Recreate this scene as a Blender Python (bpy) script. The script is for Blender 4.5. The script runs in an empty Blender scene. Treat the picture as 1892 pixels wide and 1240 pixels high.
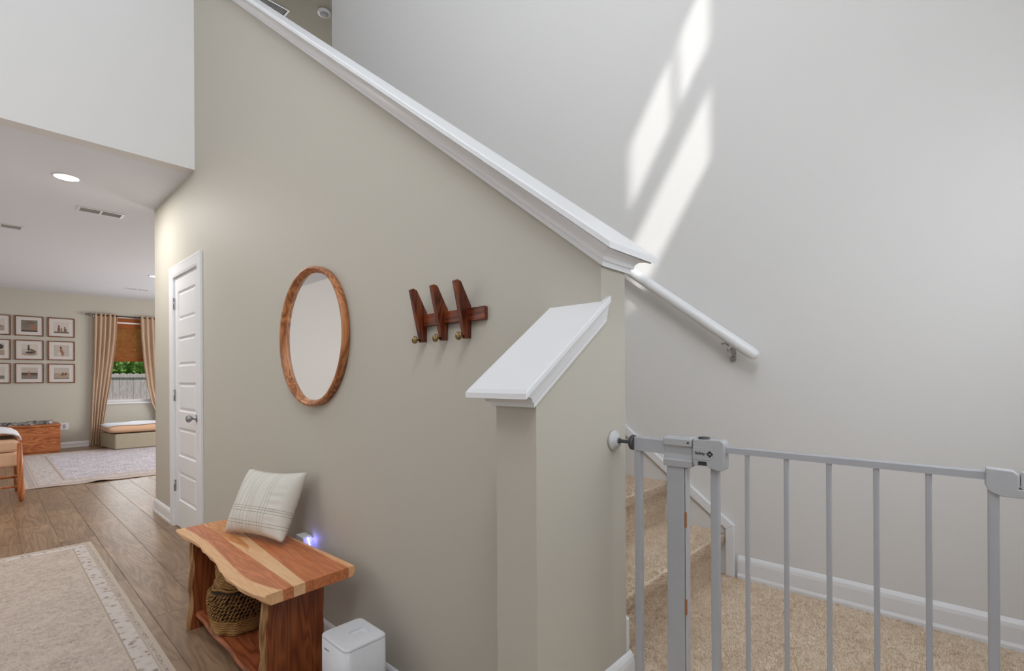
import bpy, bmesh, math, random
from mathutils import Vector, Matrix
random.seed(4)
SC = bpy.context.scene
COL = SC.collection
PI = math.pi

# ------------------------------------------------------------------ camera, world, sun, area lights, exposure
def look_matrix(yaw, roll, loc):
    R = Vector((math.cos(yaw), math.sin(yaw), 0)); F = Vector((-math.sin(yaw), math.cos(yaw), 0)); U = Vector((0, 0, 1))
    R2 = R*math.cos(roll) + U*math.sin(roll); U2 = -R*math.sin(roll) + U*math.cos(roll)
    m = Matrix((R2, U2, -F)).transposed().to_4x4(); m.translation = loc
    return m
cam_d = bpy.data.cameras.new('camera'); cam = bpy.data.objects.new('camera', cam_d); COL.objects.link(cam)
cam.matrix_world = look_matrix(.744, -.0054, Vector((0, 0, 1.2)))
cam_d.sensor_width = 36; cam_d.lens = 36*897/1892; cam_d.shift_y = (698.6-620)/1892; cam_d.clip_start = .02
SC.camera = cam
SC.view_settings.view_transform = 'Standard'; SC.view_settings.look = 'None'
SC.view_settings.exposure = 0.0; SC.view_settings.gamma = 1; SC.view_settings.use_curve_mapping = False

world = bpy.data.worlds.new('sky'); SC.world = world; world.use_nodes = True
wn = world.node_tree; wbg = wn.nodes['Background']
sky = wn.nodes.new('ShaderNodeTexSky'); sky.sky_type = 'HOSEK_WILKIE'; sky.sun_direction = Vector((1, -1.5, 1.64)).normalized(); sky.turbidity = 4
wn.links.new(sky.outputs[0], wbg.inputs[0]); wbg.inputs[1].default_value = 4.4

def sun_light(d, energy, angle, color):
    l = bpy.data.lights.new('sun', 'SUN'); l.energy = energy; l.angle = math.radians(angle); l.color = color
    o = bpy.data.objects.new('sun', l); COL.objects.link(o)
    o.rotation_euler = Vector(d).to_track_quat('-Z', 'Y').to_euler(); return o
sun_light((-1, 1.5, -1.64), 2.7, .9, (1, .985, .96))
def area_light(name, loc, d, sx, sy, energy, color, spread=180):
    l = bpy.data.lights.new(name, 'AREA'); l.shape = 'RECTANGLE'; l.size = sx; l.size_y = sy; l.energy = energy; l.color = color; l.spread = math.radians(spread)
    o = bpy.data.objects.new(name, l); COL.objects.link(o); o.location = loc
    o.rotation_euler = Vector(d).to_track_quat('-Z', 'Z').to_euler(); return o
COOL = (.90, .95, 1.0); COLD = (.87, .93, 1.0); NEUT = (1, .99, .97); WARM = (1, .94, .85)
area_light('daylight_upper_window', (.44, -.40, 3.9), (-1, .2, -.05), 1.8, 1.5, 100, COOL)
area_light('fill_entry_right', (.46, .30, 1.5), (-1, .45, 0), .8, 1.7, 4.2, COLD)  # added fill lamp brightening landing, half wall side and stair wall; no door built
area_light('daylight_landing_window', (.47, 1.45, 1.50), (-1, .1, -.05), .8, 1.2, 7.6, COLD)
area_light('fill_hall', (-3.2, -1.42, 1.7), (0, 1, 0), 1.6, 1.6, 9, NEUT)  # unseen fill lamp added to brighten the mirror wall; no window there
area_light('fill_upper_hall', (-7.9, 3.0, 4.3), (1, 0, 0), 1.6, 1.2, 28, NEUT)  # added lamp that lifts the dark upper hall ceiling
area_light('fill_living_right', (-8.3, 4.85, 1.5), (0, -1, 0), 3.0, 1.6, 125, NEUT)  # added fill lamp against the unseen living room side wall
area_light('fill_living_left', (-10.4, -2.85, 1.5), (0, 1, 0), 2.0, 1.6, 8, NEUT)  # weak second living room fill, added opposite without a window
area_light('daylight_living_window', (-11.55, 1.9, 1.2), (1, 0, 0), .8, .8, 9, COOL)

# ------------------------------------------------------------------ helpers
def s2l(c):
    return tuple(((x/255)/12.92 if x/255 <= .04045 else ((x/255+.055)/1.055)**2.4) for x in c) + (1,)
class NT:
    def __init__(s, name, rough=.5, metal=0):
        m = bpy.data.materials.new(name); m.use_nodes = True; s.m = m; s.t = m.node_tree; s.b = s.t.nodes['Principled BSDF']
        s.b.inputs['Roughness'].default_value = rough; s.b.inputs['Metallic'].default_value = metal
    def n(s, typ, **kw):
        o = s.t.nodes.new(typ)
        for k, v in kw.items():
            if k.startswith('i_'): o.inputs[k[2:].replace('_', ' ')].default_value = v
            else: setattr(o, k, v)
        return o
    def l(s, a, b): s.t.links.new(a, b)
    def coords(s, scale=(1, 1, 1), kind='Object', rnd=0):
        tc = s.n('ShaderNodeTexCoord'); mp = s.n('ShaderNodeMapping'); mp.inputs['Scale'].default_value = scale
        s.l(tc.outputs[kind], mp.inputs[0])
        if rnd:
            oi = s.n('ShaderNodeObjectInfo'); cx = s.n('ShaderNodeCombineXYZ'); mu = s.n('ShaderNodeMath', operation='MULTIPLY'); mu.inputs[1].default_value = rnd
            s.l(oi.outputs['Random'], mu.inputs[0]); s.l(mu.outputs[0], cx.inputs[0]); s.l(mu.outputs[0], cx.inputs[1]); s.l(mu.outputs[0], cx.inputs[2]); s.l(cx.outputs[0], mp.inputs['Location'])
        return mp.outputs[0]
    def noise(s, vec, scale, detail=4, rough=.5, dist=0):
        o = s.n('ShaderNodeTexNoise'); o.inputs['Scale'].default_value = scale; o.inputs['Detail'].default_value = detail
        o.inputs['Roughness'].default_value = rough; o.inputs['Distortion'].default_value = dist; s.l(vec, o.inputs['Vector']); return o.outputs[0]
    def ramp(s, fac, stops, interp='LINEAR'):
        r = s.n('ShaderNodeValToRGB'); cr = r.color_ramp; cr.interpolation = interp
        cr.elements[0].position = stops[0][0]; cr.elements[0].color = s2l(stops[0][1])
        cr.elements[1].position = stops[-1][0]; cr.elements[1].color = s2l(stops[-1][1])
        for p, c in stops[1:-1]:
            e = cr.elements.new(p); e.color = s2l(c)
        s.l(fac, r.inputs[0]); return r.outputs[0]
    def mix(s, fac, a, b, mode='MIX'):
        o = s.n('ShaderNodeMix', data_type='RGBA', blend_type=mode)
        for v, i in ((fac, 0), (a, 6), (b, 7)):
            if isinstance(v, (int, float)): o.inputs[i].default_value = v
            elif isinstance(v, tuple): o.inputs[i].default_value = s2l(v)
            else: s.l(v, o.inputs[i])
        return o.outputs[2]
    def math(s, op, a, b=0, c=None):
        o = s.n('ShaderNodeMath', operation=op)
        for v, i in ((a, 0), (b, 1), (c, 2)):
            if v is None: continue
            if isinstance(v, (int, float)): o.inputs[i].default_value = v
            else: s.l(v, o.inputs[i])
        return o.outputs[0]
    def col(s, c):
        if isinstance(c, tuple): s.b.inputs['Base Color'].default_value = s2l(c)
        else: s.l(c, s.b.inputs['Base Color'])
    def bump(s, h, strength=.2, dist=.01):
        o = s.n('ShaderNodeBump'); o.inputs['Strength'].default_value = strength; o.inputs['Distance'].default_value = dist
        s.l(h, o.inputs['Height']); s.l(o.outputs[0], s.b.inputs['Normal'])

def paint(name, c, rough=.6, tex=.04, scale=260):
    t = NT(name, rough); t.col(c)
    v = t.coords(); t.bump(t.noise(v, scale, 3), tex, .002); return t.m
def plain(name, c, rough=.5, metal=0):
    t = NT(name, rough, metal); v = t.coords(); n = t.noise(v, 40, 3)
    d = tuple(max(0, x-7) for x in c); t.col(t.mix(n, d, c)); return t.m
def fabric(name, c, c2, scale=400, bump=.25, rough=.95):
    t = NT(name, rough); v = t.coords(); n = t.noise(v, scale, 3); n2 = t.noise(v, 12, 3)
    t.col(t.mix(t.math('MULTIPLY', t.math('ADD', n, n2), .5), c2, c)); t.bump(n, bump, .002); return t.m
def wood(name, dark, mid, light, axis=0, grain=18, rough=.4, rings=3.0, rnd=0, stretch=12, bump=.05):
    t = NT(name, rough); sc = [stretch, stretch, stretch]; sc[axis] = 1
    v = t.coords(tuple(sc), rnd=rnd)
    n1 = t.noise(v, rings*.35, 2, .5, .6); w = t.math('FRACT', t.math('MULTIPLY', n1, 9.0))
    w = t.math('ABSOLUTE', t.math('SUBTRACT', w, .5))
    sc2 = [90, 90, 90]; sc2[axis] = 3; v2 = t.coords(tuple(sc2), rnd=rnd); n2 = t.noise(v2, 2.2, 4, .6)
    f = t.math('ADD', t.math('MULTIPLY', w, .9), t.math('MULTIPLY', n2, .55))
    t.col(t.ramp(f, [(.25, dark), (.5, mid), (.8, light)])); t.bump(n2, bump, .002); return t.m
def glow(name, c, strength):
    t = NT(name); t.b.inputs['Base Color'].default_value = s2l(c); t.b.inputs['Emission Color'].default_value = s2l(c); t.b.inputs['Emission Strength'].default_value = strength; return t.m

M = {}
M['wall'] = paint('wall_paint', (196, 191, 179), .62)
M['wall_lit'] = paint('lit_wall_paint', (228, 226, 224), .62)  # same greige paint, lightened and neutralised to stand in for stronger cool light
M['ceiling'] = paint('ceiling_paint', (230, 233, 240), .8)
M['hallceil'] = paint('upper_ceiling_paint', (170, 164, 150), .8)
M['trim'] = paint('trim_paint', (236, 236, 238), .35, .01)
M['door'] = paint('door_paint', (234, 234, 236), .35, .01)
M['metal'] = plain('brushed_nickel', (170, 170, 172), .28, 1)
M['chrome'] = plain('polished_steel', (205, 205, 207), .12, 1)
M['gate'] = plain('gate_grey_enamel', (180, 181, 186), .38)
M['gateplastic'] = plain('gate_grey_plastic', (184, 185, 188), .5)
M['gatepale'] = plain('gate_light_plastic', (200, 200, 201), .5)
M['darkgrey'] = plain('dark_grey_plastic', (70, 70, 74), .5)
M['black'] = plain('black_print', (35, 35, 38), .6)
M['brass'] = plain('aged_brass', (150, 128, 88), .35, 1)
M['white_plastic'] = plain('white_plastic', (226, 227, 231), .35)
M['ventdark'] = plain('vent_shadow_grey', (90, 90, 92), .8)
M['ventslat'] = plain('vent_slat', (170, 170, 172), .6)
M['lamp'] = glow('lamp_diffuser', (255, 250, 240), 9)
M['blue'] = glow('blue_night_light', (110, 110, 255), 7)

def obj(name, bm, mats, parent=None, smooth=False, loc=None, bevel=0):
    me = bpy.data.meshes.new(name); bmesh.ops.recalc_face_normals(bm, faces=bm.faces); bm.to_mesh(me); bm.free()
    if not isinstance(mats, (list, tuple)): mats = [mats]
    for m in mats: me.materials.append(m)
    if smooth:
        for p in me.polygons: p.use_smooth = True
    o = bpy.data.objects.new(name, me); COL.objects.link(o)
    if loc: o.location = loc
    if bevel:
        b = o.modifiers.new('bevel', 'BEVEL'); b.width = bevel; b.segments = 2; b.limit_method = 'ANGLE'
    if parent: o.parent = parent
    return o
def tag(o, label, cat, group=None, kind=None):
    if label: o['label'] = label
    if cat: o['category'] = cat
    if group: o['group'] = group
    if kind: o['kind'] = kind
    return o
def struct(o, label=None, cat='structure'):
    o['kind'] = 'structure'
    if label: o['label'] = label
    o['category'] = cat
    return o
def empty(name, loc=(0, 0, 0), rz=0):
    o = bpy.data.objects.new(name, None); COL.objects.link(o); o.location = loc; o.rotation_euler = (0, 0, rz); o.empty_display_size = .1; return o
BM = bmesh.new
def box(bm, x0, x1, y0, y1, z0, z1, mi=0):
    v = [bm.verts.new((x, y, z)) for x in (x0, x1) for y in (y0, y1) for z in (z0, z1)]
    for f in ((0, 1, 3, 2), (4, 6, 7, 5), (0, 4, 5, 1), (2, 3, 7, 6), (0, 2, 6, 4), (1, 5, 7, 3)):
        fc = bm.faces.new([v[i] for i in f]); fc.material_index = mi
    return bm
def bx(*a, mi=0):
    return box(BM(), *a, mi=mi)
def prism(bm, pts, axis, a, b, mi=0):
    # pts in the two remaining axes, extruded along axis from a to b
    def P(p, t):
        if axis == 0: return (t, p[0], p[1])
        if axis == 1: return (p[0], t, p[1])
        return (p[0], p[1], t)
    A = [bm.verts.new(P(p, a)) for p in pts]; B = [bm.verts.new(P(p, b)) for p in pts]
    n = len(pts)
    f = bm.faces.new(A); f.material_index = mi; f = bm.faces.new(B[::-1]); f.material_index = mi
    for i in range(n):
        f = bm.faces.new((A[i], B[i], B[(i+1) % n], A[(i+1) % n])); f.material_index = mi
    return bm
def rings(bm, rs, close=True, cap=True, mi=0, smooth=True):
    V = [[bm.verts.new(p) for p in r] for r in rs]; n = len(V[0])
    for a, b in zip(V[:-1], V[1:]):
        for i in range(n if close else n-1):
            f = bm.faces.new((a[i], a[(i+1) % n], b[(i+1) % n], b[i])); f.smooth = smooth; f.material_index = mi
    if cap:
        f = bm.faces.new(V[0][::-1]); f.material_index = mi; f = bm.faces.new(V[-1]); f.material_index = mi
    return V
def tube(bm, pts, r, n=10, mi=0, cap=True, up=Vector((0, 0, 1))):
    pts = [Vector(p) for p in pts]; rr = r if isinstance(r, (list, tuple)) else [r]*len(pts); out = []
    for i, p in enumerate(pts):
        d = (pts[min(i+1, len(pts)-1)] - pts[max(i-1, 0)]).normalized()
        u = up if abs(d.dot(up)) < .95 else Vector((1, 0, 0))
        a = d.cross(u).normalized(); b = d.cross(a)
        out.append([p + a*math.cos(2*PI*k/n)*rr[i] + b*math.sin(2*PI*k/n)*rr[i] for k in range(n)])
    rings(bm, out, True, cap, mi); return bm
def lathe(bm, prof, c=(0, 0, 0), n=32, axis=2, mi=0, cap=True):
    rs = []
    for r, h in prof:
        ring = []
        for k in range(n):
            a = 2*PI*k/n; u, w = r*math.cos(a), r*math.sin(a)
            p = {0: (h, u, w), 1: (u, h, w), 2: (u, w, h)}[axis]
            ring.append((c[0]+p[0], c[1]+p[1], c[2]+p[2]))
        rs.append(ring)
    rings(bm, rs, True, cap, mi); return bm
def rbox(bm, x0, x1, y0, y1, z0, z1, r, seg=4, axis=2, mi=0):
    # box with rounded edges parallel to axis
    if axis == 2: a0, a1, b0, b1, c0, c1 = x0, x1, y0, y1, z0, z1
    elif axis == 1: a0, a1, b0, b1, c0, c1 = x0, x1, z0, z1, y0, y1
    else: a0, a1, b0, b1, c0, c1 = y0, y1, z0, z1, x0, x1
    pts = []
    for cx, cy, st in ((a1-r, b1-r, 0), (a0+r, b1-r, 1), (a0+r, b0+r, 2), (a1-r, b0+r, 3)):
        for k in range(seg+1):
            t = PI/2*(st + k/seg); pts.append((cx + r*math.cos(t), cy + r*math.sin(t)))
    return prism(bm, pts, axis, c0, c1, mi)

# ------------------------------------------------------------------ measures
Y1, Y1B = 1.06, 1.178       # stair wall front and back faces
XE = -.667                  # end of stair wall
Y2 = 2.141                  # back wall of the stair
LAND = .36
XU = -4.16                  # edge of the upper floor
ZC = 2.755                  # low ceiling
ZU = 5.4
XF = -11.7                  # far wall of the living room
XR = .5
def rake(x): return 1.489 + .782*(XE - x)

# ------------------------------------------------------------------ structure: walls
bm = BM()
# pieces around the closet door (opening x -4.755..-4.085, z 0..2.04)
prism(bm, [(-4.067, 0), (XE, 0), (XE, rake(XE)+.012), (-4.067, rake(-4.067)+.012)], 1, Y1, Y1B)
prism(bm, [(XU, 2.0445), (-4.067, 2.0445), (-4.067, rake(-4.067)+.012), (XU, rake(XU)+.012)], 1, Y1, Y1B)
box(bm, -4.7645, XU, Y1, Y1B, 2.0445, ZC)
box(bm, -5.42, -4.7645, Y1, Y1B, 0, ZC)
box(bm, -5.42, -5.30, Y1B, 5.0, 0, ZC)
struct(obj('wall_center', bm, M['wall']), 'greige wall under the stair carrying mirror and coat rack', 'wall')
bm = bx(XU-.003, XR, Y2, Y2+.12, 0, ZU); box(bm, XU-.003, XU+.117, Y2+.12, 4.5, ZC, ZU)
struct(obj('wall_rear', bm, M['wall_lit']), 'tall wall behind the stair, lightened as if lit, with sun patches', 'wall')
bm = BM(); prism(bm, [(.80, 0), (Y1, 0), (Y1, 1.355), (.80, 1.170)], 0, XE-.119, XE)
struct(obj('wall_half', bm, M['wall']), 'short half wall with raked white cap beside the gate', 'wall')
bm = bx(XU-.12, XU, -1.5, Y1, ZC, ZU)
struct(obj('wall_upper', bm, M['wall_lit']), 'tall upper wall above the hallway opening, lightened as if lit', 'wall')
bm = BM()  # right wall with the high window opening
wy0, wy1, wz0, wz1 = -.56, .20, 4.27, 5.28
box(bm, XR, XR+.12, -1.5, wy0, 0, ZU); box(bm, XR, XR+.12, wy1, Y2+.12, 0, ZU); box(bm, XR, XR+.12, wy0, wy1, 0, wz0); box(bm, XR, XR+.12, wy0, wy1, wz1, ZU)
struct(obj('wall_right', bm, M['wall']), 'wall right of the gate, outside the view', 'wall')
bm = bx(-9.1, XR+.12, -1.62, -1.5, 0, ZU)
struct(obj('wall_front', bm, M['wall_lit']), 'wall behind the camera, outside the view', 'wall')
bm = BM(); fy0, fy1, fz0, fz1 = 1.46, 2.34, .78, 2.40
box(bm, XF-.12, XF, -3, fy0, 0, ZC); box(bm, XF-.12, XF, fy1, 5, 0, ZC); box(bm, XF-.12, XF, fy0, fy1, 0, fz0); box(bm, XF-.12, XF, fy0, fy1, fz1, ZC)
struct(obj('wall_far', bm, M['wall']), 'far living room wall with framed photos and window', 'wall')
bm = bx(XF-.12, -5.3, 5.0, 5.12, 0, ZC); box(bm, XF-.12, -9.1, -3.12, -3, 0, ZC); box(bm, -9.22, -9.1, -3, -1.62, 0, ZC)
struct(obj('wall_living', bm, M['wall']), 'living room side walls outside the view', 'wall')
bm = bx(-8.1, -8.0, Y1, 4.5, ZC+.3, ZU); box(bm, -8.1, XU+.11, 4.5, 4.62, ZC+.3, ZU); box(bm, -8.1, XU-.12, Y1-.12, Y1, ZC+.3, ZU)
struct(obj('wall_landing', bm, M['wall']), 'upper hall walls behind the stair opening', 'wall')
bm = bx(XF-.12, XU-.121, -3.1, 5.1, ZC, ZC+.29); box(bm, XU-.121, XU-.002, Y1+.0005, 5.1, ZC, ZC+.29)
struct(obj('ceiling', bm, M['ceiling']), 'white ceiling over hallway and living room', 'ceiling')
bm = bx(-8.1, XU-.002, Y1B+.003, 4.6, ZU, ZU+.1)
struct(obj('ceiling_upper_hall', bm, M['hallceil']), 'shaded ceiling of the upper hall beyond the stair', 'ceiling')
bm = bx(-8.1, XR+.12, -1.62, Y1B+.003, ZU, ZU+.1); box(bm, XU-.002, XR+.12, Y1B+.003, 4.6, ZU, ZU+.1)
struct(obj('ceiling_foyer', bm, M['ceiling']), 'high ceiling over the foyer', 'ceiling')
# slab hiding the gap between upper hall ceiling and roof is not needed: the shell is closed

# ------------------------------------------------------------------ floor of vinyl planks
t = NT('vinyl_plank', .34)
v = t.coords((.8, 7, 7), rnd=9); n1 = t.noise(v, 1.1, 2, .5, .45)
w = t.math('ABSOLUTE', t.math('SUBTRACT', t.math('FRACT', t.math('MULTIPLY', n1, 11)), .5))
v2 = t.coords((5, 110, 60), rnd=5); n2 = t.noise(v2, 1.4, 4, .6)
v3 = t.coords((.8, 4, 4), rnd=3); n3 = t.noise(v3, 1.5, 2)
oi = t.n('ShaderNodeObjectInfo')
f = t.math('ADD', t.math('ADD', t.math('MULTIPLY', w, .38), t.math('MULTIPLY', n2, .42)), t.math('MULTIPLY', n3, .35))
base = t.ramp(f, [(.28, (108, 82, 62)), (.52, (148, 119, 92)), (.8, (186, 156, 124))])
t.col(t.mix(t.math('MULTIPLY', oi.outputs['Random'], .35), base, (128, 102, 80)))
t.bump(n2, .06, .002); M['plank'] = t.m
fl = bx(XF-.1, XR+.1, -3.1, 5.1, -.12, -.012)
floor = struct(obj('floor', fl, plain('floor_underlay', (96, 78, 62), .9)), 'grey brown wood look plank floor', 'floor')
PW = .2; g = .0010; PL = 1.22
pm = {}
def plank_mesh(L):
    k = round(L, 3)
    if k in pm: return pm[k]
    b = BM(); r = .0014
    lo = [(g/2, g/2, -.012), (L-g/2, g/2, -.012), (L-g/2, PW-g/2, -.012), (g/2, PW-g/2, -.012)]
    mi_ = [(x, y, -r) for x, y, z in lo]
    top = [(g/2+r, g/2+r, 0), (L-g/2-r, g/2+r, 0), (L-g/2-r, PW-g/2-r, 0), (g/2+r, PW-g/2-r, 0)]
    rings(b, [lo, mi_, top], smooth=False); me = bpy.data.meshes.new('plank'); bmesh.ops.recalc_face_normals(b, faces=b.faces); b.to_mesh(me); b.free(); me.materials.append(M['plank']); pm[k] = me
    return me
row = 0; count = 0
y = -1.22 + .0
rows = [(-1.205 + PW*i) for i in range(17)]
for ri, y in enumerate(rows):
    off = ((ri*.43) % 1.0)*PL
    xend = XR if y < .1 else (XE if y < .55 else XE-.12)
    if y >= 1.1: xend = -5.42
    x = XF + .0 - off
    while x < xend:
        a, b_ = max(x, XF), min(x+PL, xend)
        if b_-a > .02:
            o = bpy.data.objects.new('plank', plank_mesh(b_-a)); COL.objects.link(o); o.location = (a, y-.02, 0); o.parent = floor; count += 1
        x += PL
print('planks', count)
# rest of the floor surface outside the view, joined
bm = bx(XF, XR, -3.0, rows[0]-.02, -.012, 0); box(bm, XF, -5.42, rows[-1]+PW-.02, 5.0, -.012, 0)
o = obj('plank_field', bm, M['plank'], floor); o['kind'] = 'stuff'

# ------------------------------------------------------------------ carpeted landing and stair
t = NT('beige_carpet', 1.0)
v = t.coords(); n1 = t.noise(v, 260, 3, .7); n2 = t.noise(v, 35, 4, .6, .5); n3 = t.noise(v, 6, 3)
f = t.math('ADD', t.math('ADD', t.math('MULTIPLY', n1, .55), t.math('MULTIPLY', n2, .4)), t.math('MULTIPLY', n3, .15))
t.col(t.ramp(f, [(.36, (188, 160, 134)), (.5, (230, 205, 178)), (.66, (248, 230, 208))]))
t.bump(t.math('ADD', n1, n2), .6, .005); t.b.inputs['Sheen Weight'].default_value = .3; M['carpet'] = t.m
def rough_grid(bm, pts, y0, y1, ny, amp):
    # pts: polyline in x,z; makes a surface with carpet like lumps
    rs = []
    for p in pts:
        rs.append([(p[0]+random.uniform(-amp, amp), y0+(y1-y0)*k/ny, p[1]+random.uniform(-amp, amp)) for k in range(ny+1)])
    rings(bm, rs, close=False, cap=False)
bm = BM(); prism(bm, [(XE, .42), (XR, .42), (XR, Y2), (-.80, Y2), (-.80, Y1B+.002), (XE, Y1B+.002)], 2, 0, LAND)
struct(obj('floor_landing', bm, M['carpet'], bevel=.02), 'beige carpeted landing behind the gate', 'floor')
bm = bx(XE, XR, .17, .418, 0, .18)
struct(obj('floor_step', bm, M['carpet'], bevel=.02), 'carpeted step below the landing', 'floor')
stair = struct(empty('staircase', (-.76, 1.66, LAND)), 'beige carpeted stair climbing behind the wall', 'stairs')
RUN, RISE, X0 = .245, .18, -.756
sm = None
for i in range(14):
    xr = X0 - RUN*i; z0 = LAND + RISE*i; z1 = z0 + RISE
    prof = [(xr-RUN, z0), (xr, z0), (xr, z1-.055)]
    for k in range(7):
        a = -PI/2 + PI*k/6*.98
        prof.append((xr-.006 + .026*math.cos(a) + .0, z1-.028 + .028*math.sin(a)))
    prof.append((xr-RUN, z1))
    bm = BM(); prism(bm, prof, 1, Y1B+.004, Y2-.004)
    for f_ in bm.faces: f_.smooth = len(f_.verts) == 4 and f_.calc_area() < .03
    st = obj('step', bm, M['carpet']); st.parent = stair; st.matrix_parent_inverse = stair.matrix_world.inverted(); st.location = (0, 0, 0)
    st.matrix_parent_inverse = Matrix.Translation(-Vector(stair.location))
# short pile that breaks up the visible carpet surfaces
def pile(name, patches, n, seed, parent=None):
    rnd = random.Random(seed); verts = []; faces = []
    for (o_, u_, v_, nrm, share) in patches:
        o_, u_, v_, nrm = map(Vector, (o_, u_, v_, nrm))
        for _ in range(int(n*share)):
            p = o_ + u_*rnd.random() + v_*rnd.random() - nrm*.002
            d = (nrm + Vector((rnd.uniform(-1, 1), rnd.uniform(-1, 1), rnd.uniform(-.6, .6)))*.55).normalized()
            a = Vector((rnd.uniform(-1, 1), rnd.uniform(-1, 1), rnd.uniform(-1, 1))).cross(d).normalized()*.0016
            h = rnd.uniform(.006, .011); k = len(verts)
            verts += [p-a, p+a, p+d*h]; faces.append((k, k+1, k+2))
    me = bpy.data.meshes.new(name); me.from_pydata(verts, [], faces); me.materials.append(M['carpet'])
    o = bpy.data.objects.new(name, me); COL.objects.link(o); tag(o, None, None, kind='stuff')
    if parent: o.parent = parent; o.matrix_parent_inverse = Matrix.Translation(-Vector(parent.location))
    return o
pt = []
for i in range(3):
    xr = X0 - RUN*i; z1 = LAND + RISE*(i+1)
    pt.append(((xr-RUN, Y1B+.01, z1), (RUN+.01, 0, 0), (0, .95, 0), (0, 0, 1), .2))
    pt.append(((xr+.019, Y1B+.01, z1-.05), (0, 0, .045), (0, .95, 0), (1, 0, .4), .06))
    pt.append(((xr, Y1B+.01, z1-RISE), (0, 0, RISE-.05), (0, .95, 0), (1, 0, .1), .12))
pile('carpet_pile', pt, 60000, 3, stair)
lp = bpy.data.objects['floor_landing']
pile('carpet_pile', [((XE, 1.1, LAND), (XR-XE, 0, 0), (0, Y2-1.11, 0), (0, 0, 1), 1.0), ((-.757, Y1B+.03, LAND), (.09, 0, 0), (0, .93, 0), (0, 0, 1), .09)], 60000, 5, lp)

# ------------------------------------------------------------------ baseboards and stair trims
def baseboard_prof():  # (out, z)
    return [(0, 0), (.019, 0), (.019, .012), (.014, .022), (.013, .068), (.010, .080), (.005, .088), (0, .093)]
def baseboard(name, p0, p1, nrm, z=0, h=1.0, label=None):
    p0, p1, nrm = Vector(p0), Vector(p1), Vector(nrm)
    bm = BM(); A = []; B = []
    for d, zz in baseboard_prof():
        A.append(bm.verts.new((*(p0 + nrm*(d+.0005)), z+zz*h))); B.append(bm.verts.new((*(p1 + nrm*(d+.0005)), z+zz*h)))
    n = len(A); bm.faces.new(A); bm.faces.new(B[::-1])
    for i in range(n): bm.faces.new((A[i], B[i], B[(i+1) % n], A[(i+1) % n]))
    return struct(obj(name, bm, M['trim']), label, 'baseboard')
baseboard('baseboard_rear', (-.683, Y2), (XR, Y2), (0, -1), LAND, label='white baseboard along the carpeted landing')
baseboard('baseboard_hall', (-5.42, Y1), (-4.847, Y1), (0, -1), h=1.25, label='white baseboard stub left of the closet door')
baseboard('baseboard_bench', (-3.95, Y1), (XE-.12, Y1), (0, -1), label='white baseboard behind the bench')
baseboard('baseboard_far', (XF, -2.9), (XF, 4.9), (1, 0), h=1.1, label='white baseboard along the far living room wall')
baseboard('baseboard_half', (XE, .80), (XE, Y1B+.02), (1, 0), LAND, label='white baseboard on the half wall side')
baseboard('baseboard_corner', (-5.42, Y1-.02), (-5.42, 4.9), (-1, 0), label='white baseboard round the wall corner')

def strip(bm, path, w, y0, y1):
    # path in x,z ; band of width w to the inner (right-hand) side, extruded y0..y1, with mitred joint
    P = [Vector((p[0], p[1])) for p in path]; L = []; 
    for i in range(len(P)):
        if i == 0: d = (P[1]-P[0]).normalized(); n = Vector((-d.y, d.x)); L.append(P[i]+n*w)
        elif i == len(P)-1: d = (P[i]-P[i-1]).normalized(); n = Vector((-d.y, d.x)); L.append(P[i]+n*w)
        else:
            d0 = (P[i]-P[i-1]).normalized(); d1 = (P[i+1]-P[i]).normalized()
            n0 = Vector((-d0.y, d0.x)); n1 = Vector((-d1.y, d1.x)); m = (n0+n1).normalized(); L.append(P[i]+m*(w/m.dot(n0)))
    for i in range(len(P)-1):
        prism(bm, [P[i], P[i+1], L[i+1], L[i]], 1, y0, y1)
pth = [(-.694, LAND), (-.694, .575), (-1.195, .960), (-4.1, .960+.745*2.9)]
bm = BM(); strip(bm, pth, .036, Y2-.022, Y2-.0005)
struct(obj('trim_1', bm, M['trim'], bevel=.003), 'white raked skirt trim rising along the stair wall', 'trim')
bm = BM(); q = []
prism(bm, [(-.73, LAND), (-.73, .55), (-1.195, .93), (-4.1, .93+.745*2.9), (-4.1, LAND+1.9), (-1.2, LAND)], 1, Y2-.008, Y2-.0004)
struct(obj('trim_2', bm, M['wall_lit']), 'painted skirt board beside the carpeted steps', 'trim')
pth = [(-.672, LAND), (-.672, .535), (-1.15, .915), (-4.1, .915+.745*2.95)]
bm = BM(); strip(bm, pth, .036, Y1B+.0005, Y1B+.024)
struct(obj('trim_3', bm, M['trim']), 'white skirt trim edge at the end of the stair wall', 'trim')

# ------------------------------------------------------------------ raked caps
CAPP = [(.001, .0), (.012, .0), (.012, .014), (.018, .018), (.020, .030), (.028, .044), (.040, .054), (.052, .060), (.052, .064)]
def cap_top(d0, z0, d1, z1): return [(d0, z0), (d1, z0+.003), (d1, z1-.005), (d1-.005, z1)]
def cap_obj(name, prof_mold, prof_board, ring, label):
    root = empty(name); struct(root, label, 'trim')
    bm = BM(); rings(bm, [ring(d, z) for d, z in prof_mold], close=True, cap=True, smooth=False); obj('molding', bm, M['trim'], root)
    bm = BM(); rings(bm, [ring(d, z) for d, z in prof_board], close=True, cap=True, smooth=False); obj('cap_board', bm, M['trim'], root)
    return root
def ring1(d, z):
    xs = XE + d; xt = XU
    return [(xt, Y1-d, rake(xt)+z), (xs, Y1-d, rake(xs)+z), (xs, Y1B+d, rake(xs)+z), (xt, Y1B+d, rake(xt)+z)]
cap_obj('trim_4', CAPP, cap_top(.040, .0645, .066, .088), ring1, 'white raked cap topping the stair wall')
def zp(y): return 1.146 + .715*(y-.80)
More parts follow.
